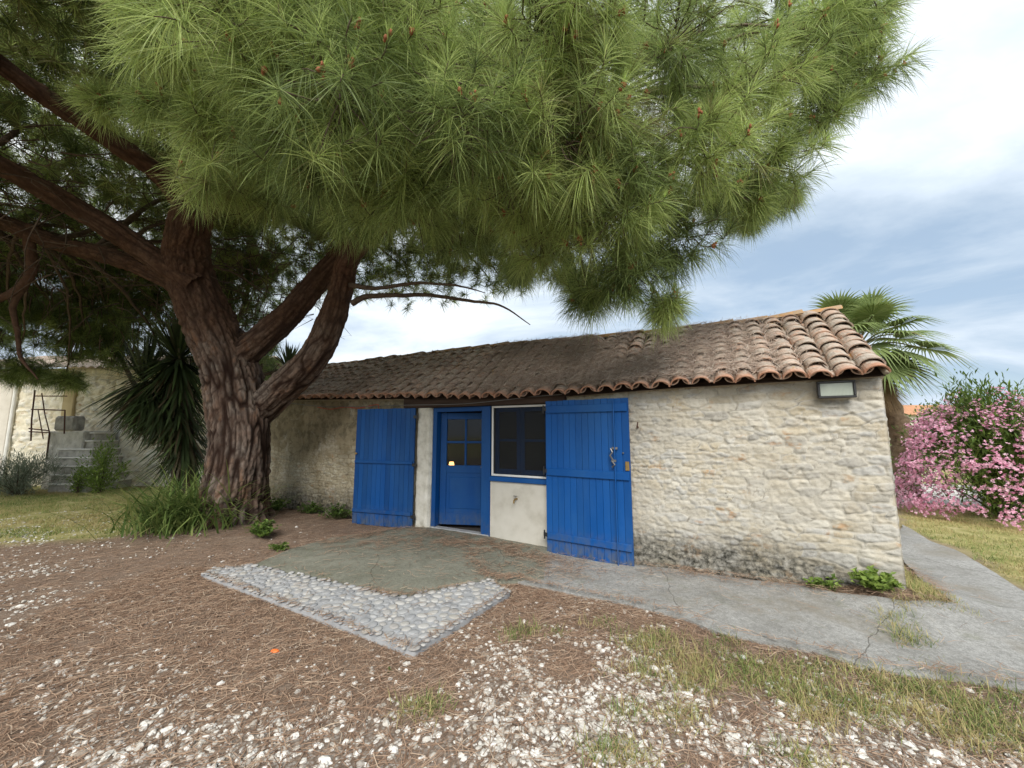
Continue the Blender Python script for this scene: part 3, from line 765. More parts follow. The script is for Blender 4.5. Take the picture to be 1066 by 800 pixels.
# ------------------------------------------------------------------ stone cottage
HZ = -PHI
cot = thing('stone_cottage', (CX[0], CX[1], 0), 'low limestone cottage with canal tile roof and blue doors beneath the pine', 'cottage', rz=HZ)
EAVE = lambda lx: np.interp(lx, [-10.3, -8.5, -6, -4.48, -3.14, -1.86, -.94, .1], [2.25, 2.21, 2.125, 2.06, 2.05, 2.09, 2.10, 2.11])
RIDGE = lambda lx: np.interp(lx, [-10.3, -8.3, -6.4, -4.8, -3.5, -1.96, -.73, .1], [3.17, 3.16, 3.17, 3.15, 3.11, 3.075, 3.075, 3.10])
RIDGE_Y, EAVE_Y = 1.28, -.16
def wall_panel(x0, x1, z0, z1f, step, seed, old, axis_='x', skirt=True, mirror=False, cx=.22, cy=.088, amp=.024):
    """displaced rubble face; rows follow the top profile z1f"""
    nx = max(2, int((x1 - x0) / step)); xs = np.linspace(x0, x1, nx + 1); nz_ = int((np.max(z1f(xs)) - z0) / step)
    t = np.linspace(0, 1, nz_ + 1); X, T_ = np.meshgrid(xs, t, indexing='ij'); Z = z0 + (z1f(X) - z0) * T_
    wx = X + .06 * (fbm(X * 3.2, Z * 3.2, seed=seed + 1) - .5) + .02 * (fbm(X * 14, Z * 14, seed=seed + 4) - .5)
    wz = Z + .09 * (fbm(X * 1.6, Z * 3.0, seed=seed + 2) - .5) + .025 * (fbm(X * 12, Z * 12, seed=seed + 3) - .5)
    e1, i1 = cells(wx, wz, cx, cy, seed, .98)
    e1b, i1b = cells(wx + 3.1, wz, cx * .5, cy * .55, seed + 50, .9); sm_ = fbm(X * 1.8, Z * 2.6, seed=seed + 51, oct=2) > .52
    e1 = np.where(sm_, e1b, e1); i1 = np.where(sm_, i1b, i1)
    face = sstep(.0, .20, e1)
    stone_h = .35 + .65 * i1
    rough = fbm(X * 26, Z * 26, seed=seed + 6, oct=4) - .5
    lump = fbm(X * 9, Z * 11, seed=seed + 7, oct=3) - .5
    cover = sstep(.42, .66, fbm(X * 1.3, Z * 1.5, seed=seed + 12, oct=4)) if not old else np.clip(sstep(.75, 1.45, Z + .9 * (fbm(X * 1.5, Z * 1.8, seed=seed + 12) - .5)), 0, 1)
    face2 = face * (1 - (.55 if not old else .92) * cover)
    lam = fbm(X * 4.5, Z * 34, seed=seed + 21, oct=3) - .5
    h = .70 * amp * (face2 * stone_h) + .012 * lump * (1 - .6 * cover * old) + .026 * rough + .024 * lam * (1 - .7 * cover)
    fine = fbm(X * 60, Z * 60, seed=seed + 8, oct=2) - .5
    h = h + .006 * fine
    edge = np.minimum(np.minimum(X - x0, x1 - X), (z1f(X) - Z)); h = h * sstep(0, .03, edge) - .004
    dark = sstep(.62, .16, Z + .30 * (fbm(X * 1.7, Z * 2.2, seed=seed + 14) - .5) + .22 * sstep(-.9, -.1, X) * (0 if old else 1)) 
    tint = np.stack([i1, np.clip(1 - face2 * 1.1, 0, 1), np.clip(dark, 0, 1)], -1)
    return X, Z, h, tint
def front(x0, x1, ztop, seed, old, mat, name, step=.012):
    X, Z, h, tint = wall_panel(x0, x1, -.2, ztop, step, seed, old)
    mb = MB().grid(np.stack([X, -h, Z], -1), tint, flip=False)
    b = ztop(np.array([x0, x1])).min() - .01
    mb.box(x0 + .002, x1 - .002, .02, .42, -.2, b, (.5, .8, .2))
    return mb
TOPF = lambda x: EAVE(x) - .015
wm = front(-3.47, 0.0, TOPF, 101, 0, M_STONE, 'wall', .011)
# gable end on the right, back wall
def gable(x, sgn, seed):
    Y, Z, h, tint = wall_panel(0, 4.2, -.2, lambda yy: np.minimum(np.interp(yy, [0, RIDGE_Y, 4.2], [float(EAVE(0)) - .03, float(RIDGE(0)) - .09, 2.05]), 9), .03, seed, 0)
    return MB().grid(np.stack([x + sgn * h, Y, Z], -1), tint, flip=(sgn < 0))
g1 = gable(0.0, 1, 131); wm.f += [f + wm.n for f in g1.f]; wm.v += g1.v; wm.c += g1.c; wm.n += g1.n
wm.box(-.40, -.02, .44, 4.0, -.2, 2.0, (.5, .8, 0))
link('wall', wm, M_STONE, cot, smooth=True)
wo = front(-10.0, -5.86, TOPF, 151, 1, M_OLDWALL, 'wall')
g2 = gable(-10.0, -1, 171); wo.f += [f + wo.n for f in g2.f]; wo.v += g2.v; wo.c += g2.c; wo.n += g2.n
wo.box(-9.98, -9.6, .44, 4.0, -.2, 2.0, (.5, .8, 0))
wo.box(-9.98, -.02, 4.0, 4.3, -.2, 2.0, (.5, .8, 0))
tag(link('wall', wo, M_OLDWALL, cot, smooth=True), 'stained brown rendered wall with bare stones low down')
# limewashed pillar between the left shutter and the door
pz = np.linspace(-.1, 1.93, 60); pu = np.linspace(0, 1, 14)
PU, PZ = np.meshgrid(pu, pz, indexing='ij')
px_ = -5.86 + .30 * PU + .012 * (fbm(PZ * 5, PU * 3, seed=5) - .5)
py_ = .05 - .06 * np.minimum(1, np.minimum(PU, 1 - PU) * 8) ** .5 - .03 * (fbm(PU * 4, PZ * 9, seed=6) - .5) - .015 * (fbm(PU * 12, PZ * 26, seed=7) - .5)
pil = MB().grid(np.stack([px_, py_, PZ], -1)); pil.box(-5.855, -5.565, .04, .42, -.1, 1.93)
link('pillar', pil, M_LIME, cot, smooth=True)
# lintel beam over the opening, with the wall strip above it
lb = MB().box(-6.12, -3.22, -.055, .40, 1.935, 2.105, bev=.012)
link('lintel', lb, M_WOOD, cot)
# interior: floor, back lining, ceiling, inner jambs
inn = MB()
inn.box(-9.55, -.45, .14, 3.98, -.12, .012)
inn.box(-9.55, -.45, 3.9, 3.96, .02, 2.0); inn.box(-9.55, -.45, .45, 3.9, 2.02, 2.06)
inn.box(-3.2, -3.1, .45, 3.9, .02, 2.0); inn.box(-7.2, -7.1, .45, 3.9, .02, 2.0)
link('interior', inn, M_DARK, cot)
st = MB().box(-5.56, -4.46, .02, .14, -.1, .05, bev=.01)
link('threshold', st, M_BED, cot)
# door frame, door leaf
DF = MB()
DF.box(-5.555, -5.475, .05, .16, .052, 1.93, bev=.004); DF.box(-4.60, -4.445, .03, .16, .03, 1.93, bev=.004); DF.box(-5.475, -4.60, .05, .16, 1.86, 1.93, bev=.003)
link('door_frame', DF, M_BLUE2, cot)
def rotz_mb(mb, ang, t):
    c, s_ = math.cos(ang), math.sin(ang); return mb.xform([[c, -s_, 0], [s_, c, 0], [0, 0, 1]], t)
DA, DT = R(20), (-5.47, .155, 0)
dl = MB(); wdt = .84; z0, z1 = .07, 1.85
for x0, x1 in ((0, .105), (wdt - .105, wdt)): dl.box(x0, x1, 0, .042, z0, z1, bev=.004)
for a, b_ in ((z0, .25), (.88, 1.0), (1.745, z1)): dl.box(.105, wdt - .105, .001, .041, a, b_, bev=.003)
dl.box(.105, wdt - .105, .012, .03, .25, .88); dl.box(.15, wdt - .15, .004, .038, .31, .82, bev=.012)
dl.box(.405, .437, .003, .039, 1.0, 1.745, bev=.003); dl.box(.105, .405, .004, .038, 1.355, 1.39, bev=.003); dl.box(.437, wdt - .105, .004, .038, 1.355, 1.39, bev=.003)
leaf = link('door', rotz_mb(dl, DA, DT), M_BLUE2, cot)
tag(leaf, 'blue half glazed door standing ajar')
for i, (x0, x1) in enumerate(((.108, .402), (.44, wdt - .108))):
    for za, zb in ((1.003, 1.352), (1.393, 1.742)):
        link('pane', rotz_mb(MB().box(x0, x1, .018, .022, za, zb), DA, DT), M_GLASS, leaf)
hd = MB().tube([(wdt - .05, -.005, .98), (wdt - .05, -.05, .98), (wdt - .15, -.052, .98)], .009, 8); hd.box(wdt - .07, wdt - .03, -.008, 0.0, .88, 1.06, bev=.003)
link('handle', rotz_mb(hd, DA, DT), M_BRASS, leaf)
# window: white outer frame with dark insect screen, blue casements behind
wf = MB(); a0, a1, b0, b1 = -4.42, -3.50, .90, 1.925
for q in ((a0, a1, b1 - .028, b1), (a0, a1, b0, b0 + .028), (a0, a0 + .028, b0 + .028, b1 - .028), (a1 - .028, a1, b0 + .028, b1 - .028)): wf.box(q[0], q[1], .03, .06, q[2], q[3], bev=.002)
win = link('window', wf, M_WHITE, cot)
link('insect_screen', MB().box(a0 + .026, a1 - .026, .044, .046, b0 + .026, b1 - .026), M_SCREEN, win)
for x0, x1 in ((a0 + .03, -3.97), (-3.965, a1 - .02)):
    cs = MB(); 
    cs.box(x0, x0 + .06, .09, .13, b0 + .02, b1 - .02, bev=.003); cs.box(x1 - .06, x1, .09, .13, b0 + .02, b1 - .02, bev=.003)
    for za, zb in ((b0 + .02, b0 + .10), (b1 - .09, b1 - .02), (1.40, 1.435)): cs.box(x0 + .06, x1 - .06, .092, .128, za, zb, bev=.003)
    link('casement', cs, M_BLUE, win)
    link('glass', MB().box(x0 + .05, x1 - .05, .108, .112, b0 + .05, b1 - .05), M_GLASS, win)
link('window_sill', MB().box(-4.44, -3.47, .0, .16, .825, .893, bev=.006), M_BLUE, win)
pn = np.linspace(0, 1, 40); PA, PB = np.meshgrid(-4.44 + .97 * pn, -.1 + .92 * pn, indexing='ij')
ap = MB().grid(np.stack([PA, .035 - .012 * (fbm(PA * 4, PB * 4, seed=9) - .5), PB], -1)); ap.box(-4.438, -3.472, .05, .42, -.1, .82)
tag(link('apron_wall', ap, M_RENDER, cot, smooth=True), 'smooth whitish rendered panel under the window')

# shutters -------------------------------------------------
def shutter(width, z0, z1, nb, battens, mat, hinge, ang, sgn, label, bar):
    """leaf spans local x 0..sgn*width, its outer face towards -y"""
    mb = MB(); bw = width / nb
    for i in range(nb):
        a, b_ = sorted((sgn * i * bw, sgn * (i + 1) * bw))
        j = .0003 * math.sin(i * 12.9); mb.box(a + .0017, b_ - .0017, -.022 + j, .006 + j, z0 + .002 * math.sin(i * 7), z1 + .003 * math.sin(i * 5), c=(RNG.random() * .7, RNG.random() * .6, 0), bev=.001)
    t = (hinge[0], hinge[1], hinge[2])
    sh = link('shutter', rotz_mb(mb, ang, t), mat, cot); tag(sh, label)
    for zb, hh in battens:
        a, b_ = sorted((sgn * .02, sgn * (width - .012)))
        link('batten', rotz_mb(MB().box(a, b_, -.049, -.024, zb, zb + hh, bev=.005), ang, t), mat, sh)
    return sh, t
RA = R(2.5)
# right leaf: hinged at the window jamb, folded back on the wall
s1, t1 = shutter(1.12, -.015, 1.955, 13, [(.30, .10), (1.02, .10), (1.775, .11)] and [(.16, .085), (.97, .095), (1.79, .10)], M_BLUE, (-3.49, -.075, 0), R(-4), 1, 'bright blue plank shutter with a vertical bar lock', True)
def s1part(name, mb, mat): return link(name, rotz_mb(mb, R(-4), t1), mat, s1)
s1part('lock_bar', MB().tube([(.95, -.062, -.005), (.95, -.064, .9), (.95, -.062, 1.94)], .009, 8), M_BLUE)
hs = MB()
hs.box(.915, .985, -.068, -.05, 1.33, 1.36, bev=.003); hs.box(.905, .965, -.075, -.05, 1.18, 1.21, bev=.003)
hs.tube([(.93, -.07, 1.20), (.90, -.09, 1.26), (.93, -.085, 1.30), (.905, -.08, 1.34)], .011, 8)
hs.tube([(.915, -.07, 1.12), (.955, -.085, 1.15), (.92, -.075, 1.19)], .010, 8)
s1part('bar_latch', hs, M_STEEL)
s1part('keeper', MB().box(1.06, 1.11, -.034, -.02, 1.08, 1.19, bev=.006), M_BRASS)
s1part('knob', MB().tube([(1.045, -.024, 1.29), (1.045, -.04, 1.29), (1.045, -.048, 1.29)], [.008, .012, .006], 8), M_STEEL)
for zz_ in (.2, 1.02, 1.84):
    s1part('hinge', MB().box(-.045, .03, -.03, -.016, zz_ - .02, zz_ + .03, bev=.003).tube([(-.03, -.028, zz_ - .05), (-.03, -.028, zz_ + .06)], .011, 8), M_BLACK)
# left leaf: hinged at the pillar, standing a little off the wall
LA = R(9.5)
s2, t2 = shutter(1.17, .0, 1.93, 13, [(.20, .06), (1.01, .05)], M_BLUE2, (-5.84, -.045, 0), LA, -1, 'shade-toned blue plank shutter hooked open on the left', False)
def s2part(name, mb, mat): return link(name, rotz_mb(mb, LA, t2), mat, s2)
for zz_ in (.18, 1.0, 1.78):
    s2part('hinge', MB().box(-.03, .05, -.03, -.014, zz_ - .02, zz_ + .03, bev=.003).tube([(.03, -.025, zz_ - .05), (.03, -.025, zz_ + .06)], .011, 8), M_BLACK)
s2part('knob', MB().tube([(-1.13, -.022, 1.17), (-1.13, -.045, 1.17), (-1.13, -.06, 1.17), (-1.13, -.068, 1.17)], [.009, .012, .02, .008], 10), M_BRASS)
link('wall_hook', MB().tube([(-2.30, .02, 1.60), (-2.30, -.06, 1.60), (-2.285, -.085, 1.66)], [.012, .01, .006], 6), M_IRON, cot)

# roof ------------------------------------------------------
PITCH = .212
def tile_shape(rad0, rad1, L, th, convex, seg=10):
    """canal tile along +x (x=0 is the lower, wider end); half-round"""
    a = np.linspace(0, math.pi, seg + 1); V = []; 
    for x_, r in ((0, rad0), (L * .5, (rad0 + rad1) / 2), (L, rad1)):
        for rr in (r, r - th):
            V += [(x_, rr * math.cos(q) * 1.0, rr * math.sin(q) * .82 * (1 if convex else -1)) for q in a]
    V = np.array(V); k = seg + 1; Fq = []
    for s_ in (0, 1):
        o = s_ * 2 * k
        for i in range(seg):
            Fq.append((o + i, o + i + 1, o + 2 * k + i + 1, o + 2 * k + i)); Fq.append((o + k + i + 1, o + k + i, o + 3 * k + i, o + 3 * k + i + 1))
    for i in range(seg): Fq.append((i, k + i, k + i + 1, i + 1))
    for i in (0, seg):
        for s_ in (0, 1):
            o = s_ * 2 * k; Fq.append((o + i, o + 2 * k + i, o + 3 * k + i, o + k + i))
    edge = np.zeros(len(V)); edge[:2 * k] = 1
    return V, np.array(Fq), edge
rt = MB(); ncol = int(10.25 / PITCH); rgt = np.random.default_rng(5)
def lay(side):
    NR = 11 if side == 0 else 12
    for ci in range(ncol):
        for kind in (1, 0):
            lx0 = -.085 - PITCH * (ci + (0 if kind else .5))
            if lx0 < -10.2: continue
            e = np.array([lx0, EAVE_Y - .04 if side == 0 else 4.45, float(EAVE(lx0)) - .055 + (.0 if kind else -.005) - (.0 if side == 0 else .05)])
            rdg = np.array([lx0, RIDGE_Y, float(RIDGE(lx0)) - .02])
            dvec = rdg - e; Ls = np.linalg.norm(dvec); d = dvec / Ls; up = np.cross(np.array([1.0, 0, 0]), d); up = up if up[2] > 0 else -up
            exp = Ls / NR; sag = .0
            wob = rgt.normal(0, .006)
            for k in range(NR):
                L = exp * (1.65 if k < NR - 1 else .95); j = rgt.normal(0, 1, 5)
                V, Fq, ed = TS[kind]
                V = V.copy(); V[:, 0] *= L
                sc_ = 1 + .05 * j[0]; V[:, 1:] *= sc_
                ya = .035 * j[1]; V[:, 1] += V[:, 0] * ya
                lift = (.024 + .016 * rgt.random()) * (1 - V[:, 0] / L) + .006 * j[2]
                sidev = np.array([1.0, 0, 0])
                o = e + d * (k * exp + .012 * j[3] - .012 + (.0 if kind else .05)) + sidev * (wob + .006 * j[4])
                Pq = o + V[:, :1] * d + V[:, 1:2] * sidev + (V[:, 2:3] + lift[:, None] + (.012 if kind else .062)) * up
                idv = rgt.random()
                rt.add(Pq, Fq, np.column_stack([np.full(len(V), idv), ed * ((.8 if kind else .25) if k == 0 else .10), np.zeros(len(V))]))
TS = {1: tile_shape(.102, .084, 1.0, .014, True), 0: tile_shape(.088, .075, 1.0, .013, False)}
lay(0); lay(1)
roof = link('roof', rt, M_TILE, cot, smooth=False)
# boarding and mortar under the tiles
ub = MB(); xs = np.linspace(-10.15, .0, 60)
for (ya, yb, za, zb) in ((EAVE_Y + .05, RIDGE_Y, lambda q: EAVE(q) - .012, lambda q: RIDGE(q) - .055), (RIDGE_Y, 4.35, lambda q: RIDGE(q) - .055, lambda q: EAVE(q) - .11)):
    ub.grid(np.stack([np.stack([xs, 0 * xs + ya, za(xs)], -1), np.stack([xs, 0 * xs + yb, zb(xs)], -1)], 1), flip=True)
    ub.grid(np.stack([np.stack([xs, 0 * xs + ya, za(xs) - .03], -1), np.stack([xs, 0 * xs + yb, zb(xs) - .03], -1)], 1))
link('roof_boarding', ub, M_WOOD, roof)
fl = MB()
FX, FT = np.meshgrid(np.arange(-10.05, .03, .02), np.linspace(0, 1, 6), indexing='ij')
fl.grid(np.stack([FX, -.002 - .05 * FT ** 1.5 - .012 * (fbm(FX * 9, FT * 3, seed=4) - .5) , EAVE(FX) - .055 + .055 * FT], -1), flip=False)
link('eave_mortar', fl, M_MORTAR, roof, smooth=True)
rc = MB(); k = 0; x_ = .035
V0, F0, ed0 = tile_shape(.10, .085, 1.0, .014, True, 10)
while x_ > -10.2:
    V = V0.copy(); V[:, 0] *= .46; V[:, 1:] *= 1 + .05 * rgt.normal()
    zc = float(RIDGE(x_)) - .02 + .006 * rgt.normal(); z2 = float(RIDGE(x_ - .4)) - .02
    P = np.column_stack([x_ - V[:, 0], RIDGE_Y - .02 + V[:, 1] * 1.5 + .008 * rgt.normal(), zc - .01 + (z2 - zc) * V[:, 0] / .4 + V[:, 2] * .95 + .010 * (1 - V[:, 0] / .46)])
    rc.add(P, F0[:, ::-1]); x_ -= .40 + .01 * rgt.normal(); k += 1
link('ridge_tiles', rc, M_RIDGE, roof, smooth=True)
# verge: mortar bead and edge board on the right gable
vg = MB(); t_ = np.linspace(0, 1, 30)
vg.tube(np.column_stack([0 * t_ + .0, EAVE_Y + .03 + (RIDGE_Y - EAVE_Y) * t_, EAVE(.0) - .005 + (RIDGE(.0) - EAVE(.0) - .04) * t_]), .032, 7)
vg.tube(np.column_stack([0 * t_ + .0, RIDGE_Y + 3.1 * t_, RIDGE(0) - .05 - 1.02 * t_]), .03, 7)
link('verge_mortar', vg, M_MORTAR, roof, smooth=True)
# fallen needles lying on the roof
n = 150000; lx = -9.6 + 9.2 * rgt.random(n); tt = rgt.random(n)
dens_r = sstep(-.35, -1.9, lx) * (sstep(-9.8, -7, lx) * .5 + .5) * np.clip(1.2 - .45 * tt - .72 * sstep(-4.2, -5.6, lx), 0, 1) * sstep(.30, .64, fbm(lx * 1.7, tt * 2.4, seed=14) + .16 * (1 - tt) + .10) * (tt < .95) 
crest = 1 - np.minimum(((lx + .085) / PITCH) % 1.0, 1 - ((lx + .085) / PITCH) % 1.0) / .5
kk = rgt.random(n) < .78 * dens_r * (1 - .85 * sstep(.25, .7, crest) * (1 - .45 * np.exp(-((lx + 3.0) / .9) ** 2))); lx, tt = lx[kk], tt[kk]; n = len(lx)
yl = EAVE_Y + (RIDGE_Y - EAVE_Y) * tt; zl = EAVE(lx) + (RIDGE(lx) - EAVE(lx)) * tt
ph = ((lx + .085) / PITCH) % 1.0; bump = .082 * np.sqrt(np.clip(1 - (np.minimum(ph, 1 - ph) / .46) ** 2, 0, 1))
sl = math.atan2(1.02, RIDGE_Y - EAVE_Y)
upv = .045 + bump * .72 + .012 + .03 * rgt.random(n)
yl2, zl2 = yl - math.sin(sl) * upv, zl + math.cos(sl) * upv
L = .08 + .10 * rgt.random(n); az = rgt.random(n) * 6.3
v, f, c = strands(lx, 0 * lx, 0 * lx, L, .0026 + .0018 * rgt.random(n), az, .10 * (rgt.random(n) - .4), (rgt.random(n) - .5) * .7, np.clip(rgt.normal(.45, .25, n), 0, 1))
cen = np.repeat(np.column_stack([0 * lx, yl2, zl2]), 5, 0)
v = np.column_stack([v[:, 0], v[:, 1] * math.cos(sl) - v[:, 2] * math.sin(sl), v[:, 1] * math.sin(sl) + v[:, 2] * math.cos(sl)]) + cen
cw, sw = math.cos(HZ), math.sin(HZ)
vw = np.column_stack([v[:, 0] * cw - v[:, 1] * sw + CX[0], v[:, 0] * sw + v[:, 1] * cw + CX[1], v[:, 2]])
tag(link('roof_litter', MB().add(vw, f, c), M_DRYLITTER), 'brown pine needles matted over the cottage roof tiles', 'pine litter', kind='stuff')

def hw(lx, ly, z): p = house_to_world(lx, ly); return np.array([p[0], p[1], z])
# flood light under the eave
fx = thing('floodlight', hw(-.375, -.03, 1.87), 'black framed floodlight with ribbed glass under the right eave', 'wall lamp', rz=HZ)
fb = MB(); w2, h2 = .150, .085
for q in ((-w2, w2, h2 - .022, h2), (-w2, w2, -h2, -h2 + .022), (-w2, -w2 + .022, -h2 + .022, h2 - .022), (w2 - .022, w2, -h2 + .022, h2 - .022)): fb.box(q[0], q[1], -.085, -.035, .09 + q[2], .09 + q[3], bev=.005)
fb.box(-w2 + .01, w2 - .01, -.034, -.001, .015, .165, bev=.006)
link('housing', fb, M_BLACK, fx)
link('lens', MB().box(-w2 + .02, w2 - .02, -.072, -.05, .09 - h2 + .02, .09 + h2 - .02, bev=.004), M_LAMPGLASS, fx)
# tap on the render panel
tp = thing('outdoor_tap', hw(-4.0, .03, .60), 'small worn tap on the whitish panel under the window', 'tap', rz=HZ)
link('spout', MB().tube([(0, .01, 0), (0, -.06, 0), (0, -.085, -.015), (0, -.09, -.05)], [.014, .012, .012, .010], 10), M_BRASS, tp)
link('tap_handle', MB().tube([(0, -.045, .008), (0, -.045, .04)], .006, 8).tube([(-.03, -.045, .043), (.03, -.045, .043)], .006, 8), M_STEEL, tp)
# cables under the eave
cb = MB(); cp_ = spline([(-9.3, -.03, 2.13), (-8.2, -.04, 2.03), (-7.0, -.05, 1.99), (-6.1, -.075, 1.985), (-5.0, -.085, 1.965), (-4.4, -.09, 1.985), (-3.6, -.09, 2.03), (-3.25, -.09, 2.04)], 60)
cb.tube(np.array([hw(*p) for p in cp_]), .006, 6)
tag(link('cable', cb, M_CABLE), 'grey cable strung along the dark lintel under the eave', 'cable')
rd = MB(); rd.tube(np.array([hw(*p) for p in spline([(-8.4, -.035, 2.02), (-8.0, -.04, 1.97), (-7.6, -.04, 2.0), (-7.2, -.045, 1.97), (-6.75, -.05, 2.02), (-6.7, -.05, 1.95)], 30)]), .006, 6)
tag(link('cord', rd, M_RED), 'short red cord hanging on the stained wall above the left shutter', 'cord')
# lamp glowing inside, seen through the door pane
def house_hit(px, py, ly):
    r = ray(px, py); B = CX + N2 * ly; sol = np.linalg.solve(np.array([[r[0], -U2[0]], [r[1], -U2[1]]]), B); return sol[1], EYE + r[2] * sol[0]
LMX, LMZ = house_hit(470, 484, 2.0)
lm = thing('table_lamp', hw(LMX, 2.0, .012), 'lit warm lamp inside the cottage seen through the door pane', 'lamp', rz=HZ)
link('lamp_stand', MB().tube([(0, 0, 0), (0, 0, .02), (0, 0, .04), (0, 0, LMZ - .05)], [.14, .14, .02, .015], 12), M_BLACK, lm)
link('lamp_shade', MB().tube([(0, 0, LMZ - .07), (0, 0, LMZ + .05)], [.07, .045], 16), M_GLOW, lm)
# ------------------------------------------------------------------ the big pine
TB = np.array([-4.56, 6.5, 0.0])
pine = thing('pine_tree', TB, 'huge leaning pine with fissured trunk and long needles spreading over the yard and roof', 'tree')
def bark_tube(pts, rads, seg, step, seed, amp, young=0.0, flare=0.0, cellx=.06, celly=.24):
    """limb whose bark is broken into long plates by deep fissures"""
    L = np.sum(np.linalg.norm(np.diff(np.asarray(pts, float), axis=0), axis=1)); n = max(6, int(L / step))
    S = spline(pts, n); k = len(rads); rr = np.interp(np.linspace(0, k - 1, n), np.arange(k), rads)
    P, T, U, V = frames(S); a = np.arange(seg) * 2 * np.pi / seg
    ds = np.concatenate([[0], np.cumsum(np.linalg.norm(np.diff(S, axis=0), axis=1))])
    A, D = np.meshgrid(a, ds, indexing='xy'); RR = rr[:, None]
    # even girth along the limb keeps plates from crossing the seam
    gx = np.cos(A) * RR; gy2 = np.sin(A) * RR
    rm = float(np.mean(rads)); circ = 2 * np.pi * rm; ncell = max(4, round(circ / cellx)); X = A / (2 * np.pi) * ncell
    wob = .9 * (fbm(gx * 5 + 7, gy2 * 5, D * 2.2, seed=seed) - .5) * 2
    X2 = X + wob
    e = np.full(X.shape, 9.0); f2 = np.full(X.shape, 9.0); idd = np.zeros(X.shape)
    Dy = (D + .3 * (fbm(gx * 4, gy2 * 4, D * 2, seed=seed + 3) - .5)) / celly
    gi = np.floor(X2)
    for dx in (-1, 0, 1):
        c = gi + dx; cm_ = np.mod(c, ncell); yo = hsh(cm_, cm_ * 0, cm_ * 0, seed + 2); gj = np.floor(Dy + yo)
        for dy in (-1, 0, 1):
            r = gj + dy
            sx = c + .5 + .7 * (hsh(cm_, r, r * 0, seed) - .5); sy = r + .5 + .7 * (hsh(cm_, r, r * 0 + 1, seed) - .5) - yo
            d = np.sqrt((X2 - sx) ** 2 * 1.5 + (Dy - sy) ** 2)
            m = d < e; f2 = np.where(m, e, np.minimum(f2, d)); idd = np.where(m, hsh(cm_, r, r * 0 + 2, seed), idd); e = np.where(m, d, e)
    n1 = vnoise(gx * 13, gy2 * 13, D * 2.6, seed + 31); n2 = vnoise(gx * 21 + 4, gy2 * 21, D * 4.2, seed + 32)
    edge = np.minimum(sstep(0, .20, np.abs(n1 - .5)), .35 + .65 * sstep(0, .16, np.abs(n2 - .5))) * (.45 + .55 * sstep(.0, .26, f2 - e))
    fine = fbm(gx * 22, gy2 * 22, D * 9, seed=seed + 5, oct=4) - .5
    fine2 = fbm(gx * 60, gy2 * 60, D * 26, seed=seed + 6, oct=2) - .5
    h = amp * (edge * (.55 + .6 * idd) - .6) + amp * .8 * fine + amp * .35 * fine2 + .10 * RR * (fbm(gx * 2.2, gy2 * 2.2, D * 1.1, seed=seed + 8) - .5)
    if flare:
        root = np.exp(-D / .38); h = h + root * flare * (.45 + .75 * (.5 + .5 * np.cos(A * 5 + 1.3 + .8 * np.sin(A * 2))))
    rad = RR + h
    Xw = P[:, None] + rad[..., None] * (U[:, None] * np.cos(A)[..., None] + V[:, None] * np.sin(A)[..., None])
    yg = np.clip(np.full(X.shape, young) if not callable(young) else young(Xw), 0, 1)
    tint = np.stack([idd, (1 - edge) * (1 - .35 * yg), yg], -1)
    i, j = np.meshgrid(np.arange(n - 1), np.arange(seg), indexing='ij')
    b = (i * seg + j).ravel(); b2 = (i * seg + (j + 1) % seg).ravel()
    return MB().add(Xw.reshape(-1, 3), [np.stack([b, b2, b2 + seg, b + seg], 1), np.array([np.arange((n - 1) * seg, n * seg)])], tint.reshape(-1, 3))
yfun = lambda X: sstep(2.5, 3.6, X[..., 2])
A_ = lambda *q: [at(*p) for p in q]
trunk_pts = [(TB[0], TB[1], -.12), tuple(TB + [0, 0, .45]), tuple(at(251, 460, 6.5)), tuple(at(247, 415, 6.5)), tuple(at(238, 378, 6.45)), tuple(at(218, 335, 6.4)), tuple(at(199, 288, 6.3)), tuple(at(196, 250, 6.1)), tuple(at(208, 200, 5.7)), tuple(at(235, 150, 5.0)), tuple(at(270, 100, 4.3)), tuple(at(320, 40, 3.6))]
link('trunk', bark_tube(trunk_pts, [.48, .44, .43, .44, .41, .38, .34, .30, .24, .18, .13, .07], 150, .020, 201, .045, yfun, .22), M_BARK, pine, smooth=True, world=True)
LIMBS = [
 ([(232, 395, 6.4), (258, 366, 6.45), (300, 328, 6.6), (342, 280, 6.7), (372, 250, 6.65), (425, 215, 6.2), (510, 170, 5.4), (600, 120, 4.8)], [.25, .24, .215, .19, .16, .12, .09, .05]),
 ([(244, 458, 6.75), (262, 436, 6.68), (293, 406, 6.45), (325, 374, 6.15), (346, 333, 6.05), (357, 293, 5.95), (368, 262, 5.6), (440, 200, 4.8), (560, 150, 4.0)], [.22, .27, .265, .235, .21, .18, .15, .11, .06]),
 ([(206, 300, 6.2), (160, 268, 6.1), (110, 235, 5.8), (55, 203, 5.5), (0, 172, 5.2), (-80, 130, 4.8), (-200, 60, 4.2)], [.22, .18, .165, .15, .14, .12, .08]),
 ([(206, 308, 6.35), (172, 290, 6.4), (125, 270, 6.4), (60, 254, 6.4), (0, 230, 6.3), (-100, 195, 6.0), (-220, 150, 5.6)], [.2, .16, .145, .135, .13, .11, .08]),
 ([(203, 232, 5.95), (165, 182, 5.3), (101, 137, 4.8), (34, 92, 4.5), (-40, 35, 4.1), (-120, -50, 3.6)], [.15, .135, .12, .11, .10, .07]),
 ([(200, 215, 5.8), (205, 150, 5.6), (170, 70, 5.4), (120, -30, 5.2)], [.16, .14, .12, .08]),
]
for k, (q, r) in enumerate(LIMBS):
    link('limb', bark_tube(A_(*q), r, 84, .022, 211 + k * 10, .026, yfun, 0, .065, .2), M_BARK, pine, smooth=True, world=True)
